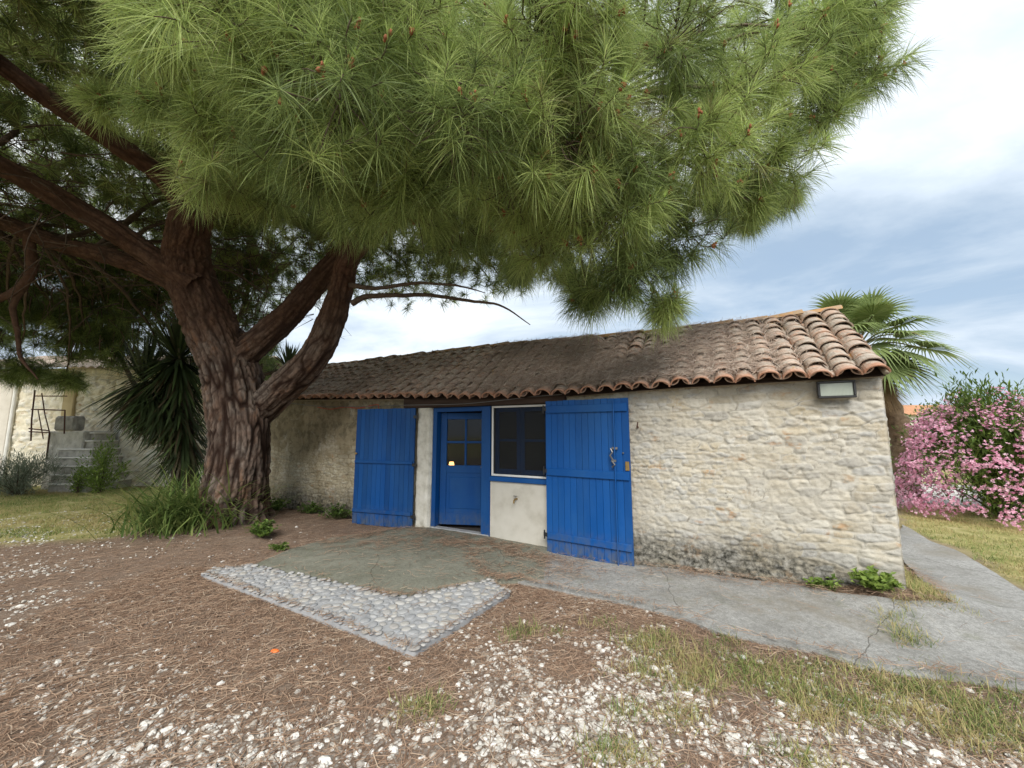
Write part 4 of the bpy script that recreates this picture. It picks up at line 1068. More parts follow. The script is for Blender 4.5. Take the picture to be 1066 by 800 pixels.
DEAD = [([(366, 316, 5.9), (382, 309, 5.88), (410, 308, 5.85), (450, 308, 5.75), (490, 314, 5.6), (520, 318, 5.5), (552, 338, 5.4)], [.05, .044, .036, .030, .024, .016, .006]),
        ([(364, 297, 5.9), (382, 300, 5.85), (400, 300, 5.8), (432, 295, 5.6), (470, 297, 5.4), (505, 305, 5.2)], [.045, .038, .030, .026, .018, .006]),
        ([(34, 235, 6.35), (31, 255, 6.35), (32, 284, 6.4), (12, 305, 6.4), (-30, 325, 6.4)], [.09, .08, .07, .06, .04]),
        ([(30, 290, 6.4), (14, 318, 6.5), (18, 345, 6.6), (22, 372, 6.6), (40, 395, 6.7)], [.05, .045, .035, .028, .01])]
for kd, (q, r) in enumerate(DEAD):
    S = spline(A_(*q), 36); S = S + .03 * np.stack([fbm(S[:, 0] * 6, S[:, 2] * 6, seed=s_) - .5 for s_ in (1, 2, 3)], 1)
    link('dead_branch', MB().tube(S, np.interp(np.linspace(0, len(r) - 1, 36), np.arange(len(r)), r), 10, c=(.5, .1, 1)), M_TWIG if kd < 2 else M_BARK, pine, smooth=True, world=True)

# crown: pads of foliage; each pad is a flattened cloud of shoots
NEAR = [(250, 40, 2.3, .55), (355, 95, 2.2, .5), (425, 20, 2.4, .6), (480, 130, 2.5, .55), (560, 50, 2.6, .6), (540, 185, 3.0, .55), (620, 120, 2.9, .55), (325, 160, 2.7, .42), (420, 195, 3.1, .5),
        (640, 225, 3.3, .5), (655, 288, 3.7, .38), (565, 245, 3.7, .45), (480, 230, 3.8, .42), (700, 50, 3.0, .6), (720, 160, 3.3, .55), (705, 250, 3.7, .42), (780, 90, 3.4, .55), (800, 175, 3.9, .45),
        (865, 25, 3.4, .55), (845, 115, 3.8, .48), (770, 205, 4.0, .33), (888, 75, 3.8, .38), (235, 130, 2.9, .4), (170, 20, 2.4, .36), (280, 195, 3.6, .36),
        (220, 185, 3.4, .28), (370, 222, 4.2, .38), (300, 100, 2.6, .45), (610, 20, 2.5, .5), (330, 20, 2.2, .5), (610, 305, 4.0, .28), (690, 315, 4.0, .22), (905, 15, 3.7, .35), (170, 110, 3.2, .25), (110, 105, 3.3, .16), (650, 170, 3.1, .5), (580, 140, 2.7, .5)]
BACK = [(500, 165, 4.6, .8), (620, 150, 4.6, .8), (740, 110, 4.8, .75), (400, 130, 4.5, .8), (300, 85, 4.3, .75), (560, 40, 4.4, 1.0), (680, 10, 4.4, 1.0), (805, 20, 4.7, .85), (420, 10, 4.0, 1.0),
        (560, 215, 5.0, .55), (450, 205, 5.4, .55), (660, 215, 4.7, .55), (350, 190, 5.6, .5), (850, 60, 4.7, .6), (730, 200, 4.7, .5), (200, 30, 4.0, .6), (290, 150, 5.0, .6), (540, 282, 5.3, .25), (600, 285, 4.9, .35), (780, 225, 5.0, .3), (810, 205, 5.2, .35)]
FAR = [(20, 265, 9.4, .7), (100, 265, 9.2, .6), (40, 320, 9.2, .75), (110, 300, 9.2, .65), (25, 385, 8.8, .55), (-40, 300, 9.0, 1.2), (-40, 380, 8.6, .8), (240, 215, 8.6, .8), (320, 220, 8.4, .75), (70, 395, 9.0, .32), (0, 340, 9.5, .6)]
rgp = np.random.default_rng(17)
def pad_shoots(c, r, n, flat=.72, shell=.55):
    d = rgp.normal(0, 1, (n, 3)); d /= np.linalg.norm(d, axis=1, keepdims=True)
    u = shell + (1 - shell) * rgp.random(n)
    rad = r * u ** .6 * np.clip(1 + .22 * rgp.normal(0, 1, n), .5, 1.28)
    p = c + d * rad[:, None] * [1, 1, flat]
    ax = d * .8 + np.array([0, 0, .55]) + rgp.normal(0, .3, (n, 3)); ax /= np.linalg.norm(ax, axis=1, keepdims=True)
    return p, ax
def needles(P, Ax, L, nn, w, seg, tint, seed, candle=None):
    """every shoot carries nn long needles: a brush round its end, bending down with their weight"""
    rg = np.random.default_rng(seed); T = len(P); N = T * nn
    p = np.repeat(P, nn, 0); a = np.repeat(Ax, nn, 0); Ln = np.repeat(L, nn) * (.72 + .4 * rg.random(N)); tn = np.repeat(tint, nn) + rg.normal(0, .17, N)
    u = rg.random(N)
    ref = np.where(np.abs(a[:, 2:3]) < .9, np.array([[0, 0, 1.0]]), np.array([[1.0, 0, 0]]))
    e1 = np.cross(a, ref); e1 /= np.linalg.norm(e1, axis=1, keepdims=True); e2 = np.cross(a, e1)
    ph = rg.random(N) * 6.283; th = R(22) + R(88) * u + rg.normal(0, .12, N)
    d = a * np.cos(th)[:, None] + (e1 * np.cos(ph)[:, None] + e2 * np.sin(ph)[:, None]) * np.sin(th)[:, None]
    base = p - a * (u * .11 * np.repeat(L, nn) / .18)[:, None]
    dr = (.14 + .46 * rg.random(N)) * Ln
    sd_ = np.cross(d, rg.normal(0, 1, (N, 3))); sd_ /= np.linalg.norm(sd_, axis=1, keepdims=True) + 1e-9
    wn_ = np.repeat(w, nn)[:, None] / 2
    V = np.zeros((N, 2 * seg + 1, 3), np.float32)
    for k in range(seg + 1):
        t = k / seg; q = base + d * (Ln * t)[:, None]; q[:, 2] -= dr * t * t
        if k < seg: V[:, 2 * k] = q - sd_ * wn_ * (1 - .35 * t); V[:, 2 * k + 1] = q + sd_ * wn_ * (1 - .35 * t)
        else: V[:, 2 * seg] = q
    b = np.arange(N)[:, None] * (2 * seg + 1)
    F4 = np.concatenate([b + np.array([[2 * k, 2 * k + 1, 2 * k + 3, 2 * k + 2]]) for k in range(seg - 1)]) if seg > 1 else np.zeros((0, 4), int)
    F3 = b + np.array([[2 * seg - 2, 2 * seg - 1, 2 * seg]])
    return V.reshape(-1, 3), [F4, F3], np.repeat(np.column_stack([np.clip(tn, 0, .98), np.zeros((N, 2))]), 2 * seg + 1, 0)
crown = MB(); twigs = MB(); shoots_P = []; shoots_A = []; padc = []
limb_pts = np.vstack([spline(A_(*q), 30) for q, r in LIMBS] + [spline(trunk_pts, 60)[25:]])
limb_rad = 0
def wood_to(c, r0, seed):
    i = np.argmin(np.linalg.norm(limb_pts - c, axis=1) + .8 * np.maximum(0, limb_pts[:, 2] - c[2] - .3)); a = limb_pts[i]
    m = (a + c) / 2 + rgp.normal(0, .12, 3) + [0, 0, .18 * np.linalg.norm(c - a) * .5]
    S = spline([a, m, c], 16); S[1:-1] += rgp.normal(0, .012, (14, 3))
    twigs.tube(S, np.linspace(r0, .012, 16), 7)
    return a
def twiglet(c, p, ax, r=.006):
    m = c * .45 + p * .55 + rgp.normal(0, .05, 3) - [0, 0, .04]
    S = spline([c * .75 + p * .25, m, p - ax * .10, p], 7)
    twigs.tube(S, np.linspace(r, .0035, 7), 4, caps=False)
for q, (px, py, Y, r) in enumerate(NEAR):
    c = at(px, py, Y); n = int(18 + 125 * r * r)
    P, Ax = pad_shoots(c, r, n); wood_to(c, .022, q)
    for p, a in zip(P, Ax): twiglet(c, p, a)
    tn = .48 + .15 * rgp.normal() + .17 * rgp.normal(0, 1, n); tn = np.where(rgp.random(n) < .05, 1.0, tn)
    L = .215 + .075 * rgp.random(n)
    crown.add(*needles(P, Ax, L, 88, np.full(n, .0037) * (1 + .14 * (Y - 2.5)), 3, tn, 300 + q))
    shoots_P.append(P); shoots_A.append(Ax)
for q, (px, py, Y, r) in enumerate(BACK):
    c = at(px, py, Y); n = int(30 + 120 * r * r)
    P, Ax = pad_shoots(c, r, n, .7, .35); wood_to(c, .025, q)
    for p, a in zip(P[::2], Ax[::2]): twiglet(c, p, a, .008)
    crown.add(*needles(P, Ax, .19 + .05 * rgp.random(n), 95, np.full(n, .0042), 2, .36 + .13 * rgp.normal(0, 1, n), 400 + q))
for q, (px, py, Y, r) in enumerate(FAR):
    c = at(px, py, Y); n = int(26 + 150 * r * r)
    P, Ax = pad_shoots(c, r, n, .7, .3); wood_to(c, .03, q)
    for p, a in zip(P[::2], Ax[::2]): twiglet(c, p, a, .010)
    crown.add(*needles(P, Ax, .2 + .06 * rgp.random(n), 70, np.full(n, .0065), 2, .25 + .15 * rgp.normal(0, 1, n), 500 + q))
# drooping far and left rim of the umbrella
n = 3600; th = R(95) + R(120) * rgp.random(n); hh = rgp.random(n)
k_ = 6.6 + .5 * rgp.normal(0, 1, n) - 1.2 * (hh - .4) ** 2
P = np.column_stack([-5.6 + k_ * 1.1 * np.cos(th), 6.0 + k_ * .62 * np.sin(th), 3.1 + 3.0 * hh + .55 * (fbm(th * 5, hh * 1.5, seed=23) - .5) * 2])
keep_ = fbm(P[:, 0] * 1.1, P[:, 2] * 1.3, P[:, 1] * 1.1, seed=29) + .30 * hh > .42
P = P[keep_]; n = len(P); Ax = rgp.normal(0, .5, (n, 3)) + [0, 0, .5]; Ax /= np.linalg.norm(Ax, axis=1, keepdims=True)
crown.add(*needles(P, Ax, .22 + .06 * rgp.random(n), 60, np.full(n, .0085), 2, .22 + .15 * rgp.normal(0, 1, n), 611))
for p in P[::3]: twiglet(p + np.array([.3, -.3, .35]), p, np.array([0, 0, 1.0]), .012)
for k in range(30): wood_to(P[rgp.integers(n)], .045, k)
# the top of the umbrella, seen only from beneath through the gaps
n = 7500; th = rgp.random(n) * 6.283; rr_ = np.sqrt(rgp.random(n))
tx, ty = -5.6 + 7.2 * rr_ * np.cos(th), 5.9 + 4.2 * rr_ * np.sin(th)
tz = 6.9 - 1.5 * rr_ ** 2.2 + rgp.normal(0, .35, n) + .9 * (fbm(tx * .6, ty * .6, seed=3) - .5)
P = np.column_stack([tx, ty, tz]); pxx, pyy = proj(P)
Ax = np.column_stack([rgp.normal(0, .5, n), rgp.normal(0, .5, n), np.full(n, .7)]); Ax /= np.linalg.norm(Ax, axis=1, keepdims=True)
crown.add(*needles(P, Ax, .22 + .06 * rgp.random(n), 70, np.full(n, .0095), 2, np.where(rgp.random(n) < .5, .97, .05 + .1 * rgp.random(n)), 601))  # half dead brown, rest dark green with the underside shade put into the tint
for k in range(46):
    c = P[rgp.integers(n)]; wood_to(c, .05, k)
# bare dead twigs in the shaded inside of the crown
for k in range(800):
    c = np.array([-10.5 + 8.0 * rgp.random(), 3.6 + 5.6 * rgp.random(), 3.9 + 2.4 * rgp.random()])
    if c[0] > -4.2 or c[1] < 4.6 or (c[1] < 6.7 and c[0] > -6.2): continue
    d = rgp.normal(0, 1, 3) * [1, 1, .55]; d /= np.linalg.norm(d); L = .4 + .9 * rgp.random()
    S = spline([c, c + d * L * .5 + rgp.normal(0, .06, 3), c + d * L + rgp.normal(0, .12, 3) - [0, 0, .1]], 6); twigs.tube(S, np.linspace(.012, .003, 6), 4, caps=False)
    if k % 2: twigs.tube(spline([S[2], S[2] + rgp.normal(0, .16, 3), S[2] + d * .25 + rgp.normal(0, .3, 3)], 5), np.linspace(.006, .002, 5), 4, caps=False)
# light green candles and brown bud clusters on the outer shoots
SP = np.vstack(shoots_P); SA = np.vstack(shoots_A); m = rgp.random(len(SP)) < .30
cp_, ca_ = SP[m], SA[m] * .45 + np.array([0, 0, .9]) + rgp.normal(0, .12, (m.sum(), 3)); ca_ /= np.linalg.norm(ca_, axis=1, keepdims=True)
def candle(P, Ax, seed):
    rg = np.random.default_rng(seed); T = len(P); nn = 34; N = T * nn
    p = np.repeat(P, nn, 0); a = np.repeat(Ax, nn, 0); L = (.075 + .045 * rg.random(T)).repeat(nn)
    d = a + rg.normal(0, .26, (N, 3)); d /= np.linalg.norm(d, axis=1, keepdims=True)
    s_ = np.cross(d, rg.normal(0, 1, (N, 3))); s_ /= np.linalg.norm(s_, axis=1, keepdims=True)
    b0 = p + a * .03; V = np.stack([b0 - s_ * .0014, b0 + s_ * .0014, b0 + d * L[:, None]], 1)
    return V.reshape(-1, 3), np.arange(N * 3).reshape(-1, 3), np.repeat(np.column_stack([.86 + .06 * rg.random(N), np.zeros((N, 2))]), 3, 0)
crown.add(*candle(cp_, ca_, 9))
tag(link('crown', crown, M_NEEDLE, pine, world=True), kind='stuff')
link('twigs', twigs, M_TWIG, pine, smooth=True, world=True)['kind'] = 'stuff'
bm_ = MB(); k = rgp.random(len(cp_)) < .8
for p, a in zip(cp_[k], ca_[k]):
    nb = rgp.integers(4, 9); pos = p + rgp.normal(0, .010, (nb, 3)) + a * np.linspace(-.005, .035, nb)[:, None]
    s_ = .008 + .006 * rgp.random((nb, 1)); sc = np.hstack([s_, s_, s_ * 1.7])
    v, f, c = scatter(ICO1, pos, sc, rgp.random(nb) * 6, rgp.normal(0, .5, nb), np.zeros((nb, 3)), .3, 3); bm_.add(v, f, c)
link('buds', bm_, M_CONE, pine, smooth=True, world=True)['kind'] = 'stuff'
# ------------------------------------------------------------------ leaves and small plants
def leaves(P, D, L, Wd, tint, fold=.25, rnd=None):
    """pointed leaves folded along the midrib: P base, D direction"""
    rg = rnd or RNG; n = len(P); D = D / (np.linalg.norm(D, axis=1, keepdims=True) + 1e-9)
    s = np.cross(D, np.array([0, 0, 1.0]) + rg.normal(0, .45, (n, 3))); s /= np.linalg.norm(s, axis=1, keepdims=True) + 1e-9
    up = np.cross(s, D); L = L[:, None]; Wd = Wd[:, None]
    V = np.stack([P, P + D * L * .45 + s * Wd / 2 + up * Wd * fold, P + D * L - up * L * .12, P + D * L * .45 - s * Wd / 2 + up * Wd * fold, P + D * L * .5], 1)
    b = np.arange(n)[:, None] * 5
    F3 = np.concatenate([b + np.array([q]) for q in ((0, 4, 1), (1, 4, 2), (0, 3, 4), (3, 2, 4))])
    return V.reshape(-1, 3), F3, np.repeat(np.column_stack([np.clip(tint, 0, 1), np.zeros((n, 2))]), 5, 0)
def weed(px, py, w, h, n, tone, label, z0=0.0, leaf=(.04, .03), group=None, name='ground_plant'):
    c = gnd(px, py, z0) if py > 9 else np.append(house_to_world(px, py), 0); c[2] = hgt(c[0], c[1]) + z0; rg = np.random.default_rng(int(abs(px * 70 + py)))
    t = thing(name, c, label, 'plant', group)
    ns = max(6, n // 14); st = MB(); tips = []
    for k in range(ns):
        a = rg.random() * 6.283; r = w * np.sqrt(rg.random()); e = np.array([r * math.cos(a), r * math.sin(a) * .7, h * (.35 + .65 * rg.random()) * (1 - .45 * (r / w) ** 2)])
        S = spline([e * [.15, .15, 0], e * [.55, .55, .55], e], 6); st.tube(S, np.linspace(.004, .0015, 6), 4, caps=False); tips.append(S)
    link('stems', st, M_STEM, t)
    T = np.array(tips); i = rg.integers(ns, size=n); j = rg.integers(2, 6, size=n); P = T[i, j] + rg.normal(0, .008, (n, 3))
    D = rg.normal(0, 1, (n, 3)); D[:, 2] = np.abs(D[:, 2]) * .6
    link('leaves', MB().add(*leaves(P, D, leaf[0] * (.6 + .8 * rg.random(n)), leaf[1] * (.6 + .8 * rg.random(n)), rg.normal(tone, .16, n), rnd=rg)), M_LEAF, t)
    return t
weed(272, 561, .22, .26, 520, .55, 'leafy green seedling at the right foot of the pine trunk', .02, (.05, .035))
weed(292, 574, .13, .12, 160, .6, 'low sprawling seedling on the litter just in front of the pine trunk', 0, (.045, .032))
weed(-9.0, -.3, .26, .30, 520, .62, 'yellowish green weed at the wall foot beside the pine trunk', 0, (.05, .035))
weed(-8.2, -.2, .22, .22, 420, .4, 'dark green weed at the foot of the stained wall', 0, (.045, .03))
weed(-7.5, -.2, .34, .26, 480, .32, 'broad dark weed at the wall foot by the left shutter', 0, (.05, .03))
weed(-.25, -.17, .19, .19, 520, .85, 'bright green creeping plant at the foot of the right wall corner', .03, (.05, .042))
weed(-.62, -.12, .18, .12, 240, .7, 'low pale weed along the stone wall near the right corner', .01, (.04, .03))
weed(405, 700, .02, .02, 10, .5, 'tiny seedling in the litter below the cobble border', 0, (.02, .015))

# strap-leaved clump beside the trunk
cg = gnd(178, 558); cg[2] = hgt(cg[0], cg[1])
cl = thing('grass_clump', cg, 'big clump of long arching green leaves left of the pine trunk', 'grass clump')
rg = np.random.default_rng(91); n = 900
b = np.column_stack([rg.normal(.08, .34, n), rg.normal(.15, .22, n), np.zeros(n)])
link('blades', MB().add(*blades(b, .45 + .95 * rg.random(n), .016 + .012 * rg.random(n), rg.random(n) * 6.3, .15 + .5 * rg.random(n), .6 + 1.5 * rg.random(n), np.clip(rg.normal(.88, .14, n), 0, 1), 5)), M_GRASS, cl)

# yuccas behind the trunk -----------------------------------
def yhead(mb, c, n, L, w, rg, hang=.35, up=np.array([0, 0, 1.0])):
    az = rg.random(n) * 6.283; el = np.where(rg.random(n) < hang, -R(20) - R(60) * rg.random(n), R(80) * (2 * rg.random(n) - .45))
    D = np.stack([np.cos(az) * np.cos(el), np.sin(az) * np.cos(el), np.sin(el)], 1)
    Ln = L * (.7 + .4 * rg.random(n)); dead = (el < -R(35))
    s = np.cross(D, np.array([0, 0, 1.0])); s /= np.linalg.norm(s, axis=1, keepdims=True) + 1e-9
    V = np.zeros((n, 9, 3)); b0 = c + D * .05
    for k in range(5):
        t = k / 4; q = b0 + D * (Ln * t)[:, None]; q[:, 2] -= Ln * .30 * t * t * (1 - np.abs(np.sin(el)))
        ww = (w * (.55 + 1.2 * t * (1 - t)) / 2) 
        if k < 4: V[:, 2 * k] = q - s * ww; V[:, 2 * k + 1] = q + s * ww
        else: V[:, 8] = q
    b = np.arange(n)[:, None] * 9
    F4 = np.concatenate([b + np.array([[2 * k, 2 * k + 1, 2 * k + 3, 2 * k + 2]]) for k in range(3)])
    tint = np.where(dead & (rg.random(n) < .35), .08 * rg.random(n), np.clip(rg.normal(.5, .2, n), .2, 1))
    mb.add(V.reshape(-1, 3), [F4, b + np.array([[6, 7, 8]])], np.repeat(np.column_stack([tint, np.zeros((n, 2))]), 9, 0))
def yucca(base, stems, label, rg, L=.62, w=.04, skirt=None):
    t = thing('yucca', base, label, 'yucca', 'yuccas growing behind the pine trunk')
    st = MB(); lv = MB()
    for pts, r, n in stems:
        S = spline(pts, 16); st.tube(S, np.linspace(r, r * .75, 16), 8); yhead(lv, S[-1], n, L, w, rg)
        if skirt:
            for k in range(5, 16):
                if S[k][2] > skirt: yhead(lv, S[k], 60, L * .95, w * .9, rg, .97)
    link('stem', st, M_TWIG, t, smooth=True, world=True); link('leaves', lv, M_YUCCA, t, world=True)
rg = np.random.default_rng(93)
yb = gnd(196, 522); yb[2] = 0
yucca(yb, [([yb, at(194, 470, yb[1]), at(190, 420, yb[1]), at(186, 375, yb[1])], .17, 420), ([at(196, 440, yb[1]), at(170, 415, yb[1] - .1), at(150, 398, yb[1] - .2)], .07, 110)], 'thick yucca with a dark skirt of hanging leaves just left of the pine trunk', rg, 1.2, .055, .15)
yb2 = gnd(186, 516); yb2[2] = 0
yucca(yb2, [([yb2, at(172, 460, yb2[1]), at(148, 415, yb2[1]), at(126, 372, yb2[1]), at(122, 340, yb2[1])], .06, 260), ([at(126, 375, yb2[1]), at(105, 345, yb2[1] + .1), at(84, 335, yb2[1] + .1)], .05, 220), ([at(124, 345, yb2[1]), at(150, 318, yb2[1]), at(160, 300, yb2[1])], .05, 220)], 'leaning yucca with a thin bent stem and spiky heads under the low pine limbs', rg, .95, .05)
yb3 = gnd(232, 514); yb3[2] = 0
yucca(yb3, [([yb3, at(238, 420, yb3[1]), at(240, 340, yb3[1]), at(238, 296, yb3[1])], .09, 150), ([at(240, 350, yb3[1]), at(255, 315, yb3[1]), at(262, 272, yb3[1])], .06, 120), ([at(239, 400, yb3[1]), at(275, 390, yb3[1] - .2), at(300, 385, yb3[1] - .3)], .06, 140)], 'tall yucca rising behind the fork of the pine with leaves showing between the limbs', rg, .72, .046)

# ------------------------------------------------------------------ stone house at the back left, with its outside stair
HB = gnd(40, 511); HB[2] = 0
HY = HB[1] + .9
hL = thing('stone_house', (-11.5, HY, 0), 'pale limestone house behind the lawn, half hidden by yuccas and pine', 'house')
def farwall(x0, x1, z0, z1, seed):
    X, Z, h, tint = wall_panel(x0, x1, z0, lambda q: 0 * q + z1, .04, seed, 0, cx=.34, cy=.16, amp=.09)
    tint[..., 2] = 0
    return MB().grid(np.stack([X, -h * 1.2, Z], -1), tint)
XD0, XD1 = at(113, 460, HY)[0] + 11.5, at(124, 460, HY)[0] + 11.5
XE = at(214, 460, HY)[0] + 11.5
fw = farwall(-5.5, XD0, -.2, 3.4, 181)
for q in (farwall(XD1, XE, -.2, 3.4, 187), farwall(XD0, XD1, 1.95, 3.4, 189)):
    fw.f += [f + fw.n for f in q.f]; fw.v += q.v; fw.c += q.c; fw.n += q.n
fw.box(-5.48, XD0, .06, 5.0, -.2, 3.38, (.5, .8, 0)); fw.box(XD1, XE - .02, .06, 5.0, -.2, 3.38, (.5, .8, 0)); fw.box(XD0 + .005, XD1 - .005, .07, 4.9, 1.97, 3.37, (.5, .8, 0))
link('wall', fw, M_FARSTONE, hL, smooth=True)
link('door', MB().box(XD0, XD1, .10, .16, .0, 1.95), M_WHITE, hL)
x_ = at(67, 430, HY)[0] + 11.5
link('pilaster', MB().box(x_, x_ + .34, -.10, .05, 1.0, 3.3, bev=.02), noisy('ochre_render', [(.42, .33, .18), (.52, .42, .25)], 4, .95, .4, 40), hL)
x_ = at(6, 450, HY)[0] + 11.5
link('pilaster', MB().box(x_ - .35, x_ + .12, -.08, .05, -.1, 3.3, bev=.02), noisy('pale_render_far', [(.50, .46, .40), (.60, .56, .50)], 4, .95, .3, 40), hL)
link('downpipe', MB().tube([(x_ + .22, -.09, 0), (x_ + .22, -.09, 3.3)], .045, 10), M_WHITE, hL)
rfm = MB(); xs = np.arange(-5.8, XE + .3, .035); rows = np.linspace(0, 1, 14)
RX, RT = np.meshgrid(xs, rows, indexing='ij')
rfm.grid(np.stack([RX, -.35 + 3.0 * RT, 3.35 + .9 * RT + .06 * np.abs(np.sin(RX * math.pi / .24)) + .02 * ((RT * 13) % 1)], -1)); rfm.grid(np.stack([RX, 5.6 - 2.95 * RT, 3.35 + .9 * RT], -1), flip=True)
link('roof', rfm, noisy('pale_far_tile', [(.26, .20, .16), (.36, .28, .22), (.42, .36, .30)], 3, .9, .4, 14, .03), hL, smooth=True)
# stair: seven worn steps climbing to a landing
sb = gnd(68, 513); sx0 = sb[0]
stt = thing('stone_staircase', (sb[0], sb[1], 0), 'worn stone steps with dark risers climbing to the pale house', 'stairs')
stt.scale = (.80, 1, 1.06)
rg = np.random.default_rng(95); tr = MB(); rs = MB()
for k in range(7):
    z = .205 * k; off = -.115 * k; dep = .10 * k
    yy = .10 * k; hwid = .62 - .012 * k
    rs.box(-hwid + off, hwid + off, yy + .03, HY - sb[1] - .02, z + (-.1 if k == 0 else 0), z + .165, bev=.01)
    tx = np.linspace(-hwid - .03, hwid + .03, 20); 
    tr.box(-hwid - .03 + off, hwid + .03 + off, yy - .02 + .02 * rg.random(), HY - sb[1] - .02, z + .167, z + .204, bev=.012)
link('riser', rs, noisy('dark_riser', [(.26, .245, .215), (.44, .415, .365), (.58, .55, .49)], 5, .95, .8, 30, .02), stt)  # risers in a darker stone tone than the treads
link('tread', tr, noisy('pale_tread', [(.66, .63, .57), (.78, .75, .69)], 6, .9, .5, 40, .01), stt)
lb2 = MB().box(-1.5, -.28, .45, HY - sb[1] - .03, -.1, 1.46, bev=.03)
link('landing', lb2, noisy('rough_landing_stone', [(.34, .32, .28), (.50, .47, .41), (.64, .61, .55)], 5, .95, 1, 12, .04), stt)
link('parapet_block', MB().box(-1.32, -.62, .42, .72, 1.47, 1.85, bev=.05), noisy('grey_block', [(.16, .15, .14), (.30, .28, .25), (.42, .40, .36)], 5, .95, 1, 14, .03), stt)
rl = MB(); Yr = .36
P_ = lambda px, py: (at(px, py, sb[1] + Yr) - np.array([sb[0], sb[1], 0]))
rl.tube([P_(17, 462), P_(17, 440), P_(20, 412)], .018, 6); rl.tube([P_(14, 450), P_(40, 452), P_(41, 454)], .016, 6); rl.tube([P_(16, 431), P_(60, 432)], .016, 6); rl.tube([P_(60, 432), P_(60, 455)], .016, 6)
rl.tube([P_(14, 453), P_(40, 454)], .014, 6); rl.tube([P_(41, 454), P_(38, 480)], .020, 6); rl.tube([P_(29, 415), P_(34, 436), P_(41, 454)], .013, 6); rl.tube([P_(25, 432), P_(33, 460)], .012, 6); rl.tube([P_(20, 418), P_(62, 418)], .013, 6)
link('handrail', rl, M_IRON, stt)

def dome_bush(name, px, py, Y, rx, rz, n, leaf, mat, tone, label, cat, spread=.2, core=.5, group=None, squash=.8, stems=26):
    c = at(px, py, Y); c[2] = hgt(c[0], c[1]); rg = np.random.default_rng(int(px * 3 + py * 5) % 9999)
    t = thing(name, c, label, cat, group); st = MB(); tips = []
    for k in range(stems):
        a = rg.random() * 6.283; el = R(15) + R(72) * rg.random(); r = (.75 + .35 * rg.random())
        e = np.array([rx * math.cos(a) * math.cos(el), rx * squash * math.sin(a) * math.cos(el), rz * math.sin(el) * 1.0]) * r
        S = spline([e * [.08, .08, 0], e * [.45, .45, .6], e], 8); st.tube(S, np.linspace(.012, .003, 8) * max(rx, .5), 5, caps=False); tips.append(S)
    link('stems', st, M_TWIG, t, smooth=True)
    T = np.array(tips); i = rg.integers(stems, size=n); j = np.clip(rg.integers(1, 8, size=n) + rg.integers(0, 3, size=n), 1, 7)
    P = T[i, j] + rg.normal(0, spread, (n, 3)) * [rx, rx * squash, rz]; P[:, 2] = np.abs(P[:, 2])
    D = P / [rx, rx, rz] + rg.normal(0, .55, (n, 3)) + [0, 0, .35]
    link('leaves', MB().add(*leaves(P, D, leaf[0] * (.6 + .7 * rg.random(n)), leaf[1] * (.6 + .7 * rg.random(n)), tone + .17 * rg.normal(0, 1, n), rnd=rg)), mat, t)
    return t, c, T, rg
dome_bush('lavender_bush', 18, 510, HB[1] - .75, 1.0, .85, 6500, (.12, .012), M_GREYLEAF, .5, 'grey green lavender bush in front of the stone steps', 'bush', .10)
dome_bush('lavender_bush', -42, 505, HB[1] - .5, .9, .95, 4000, (.12, .012), M_GREYLEAF, .45, 'grey green bush cut by the left edge of the picture', 'bush', .10)
dome_bush('weed_clump', 103, 515, HB[1] - .35, .55, 1.15, 1700, (.10, .03), M_LEAF, .8, 'tall bright yellow green weeds right of the stone steps', 'plant', .12, squash=.7)
dome_bush('weed_clump', 80, 513, HB[1] - .45, .3, .5, 500, (.08, .025), M_LEAF, .75, 'small bright weed at the bottom of the stone steps', 'plant', .12)

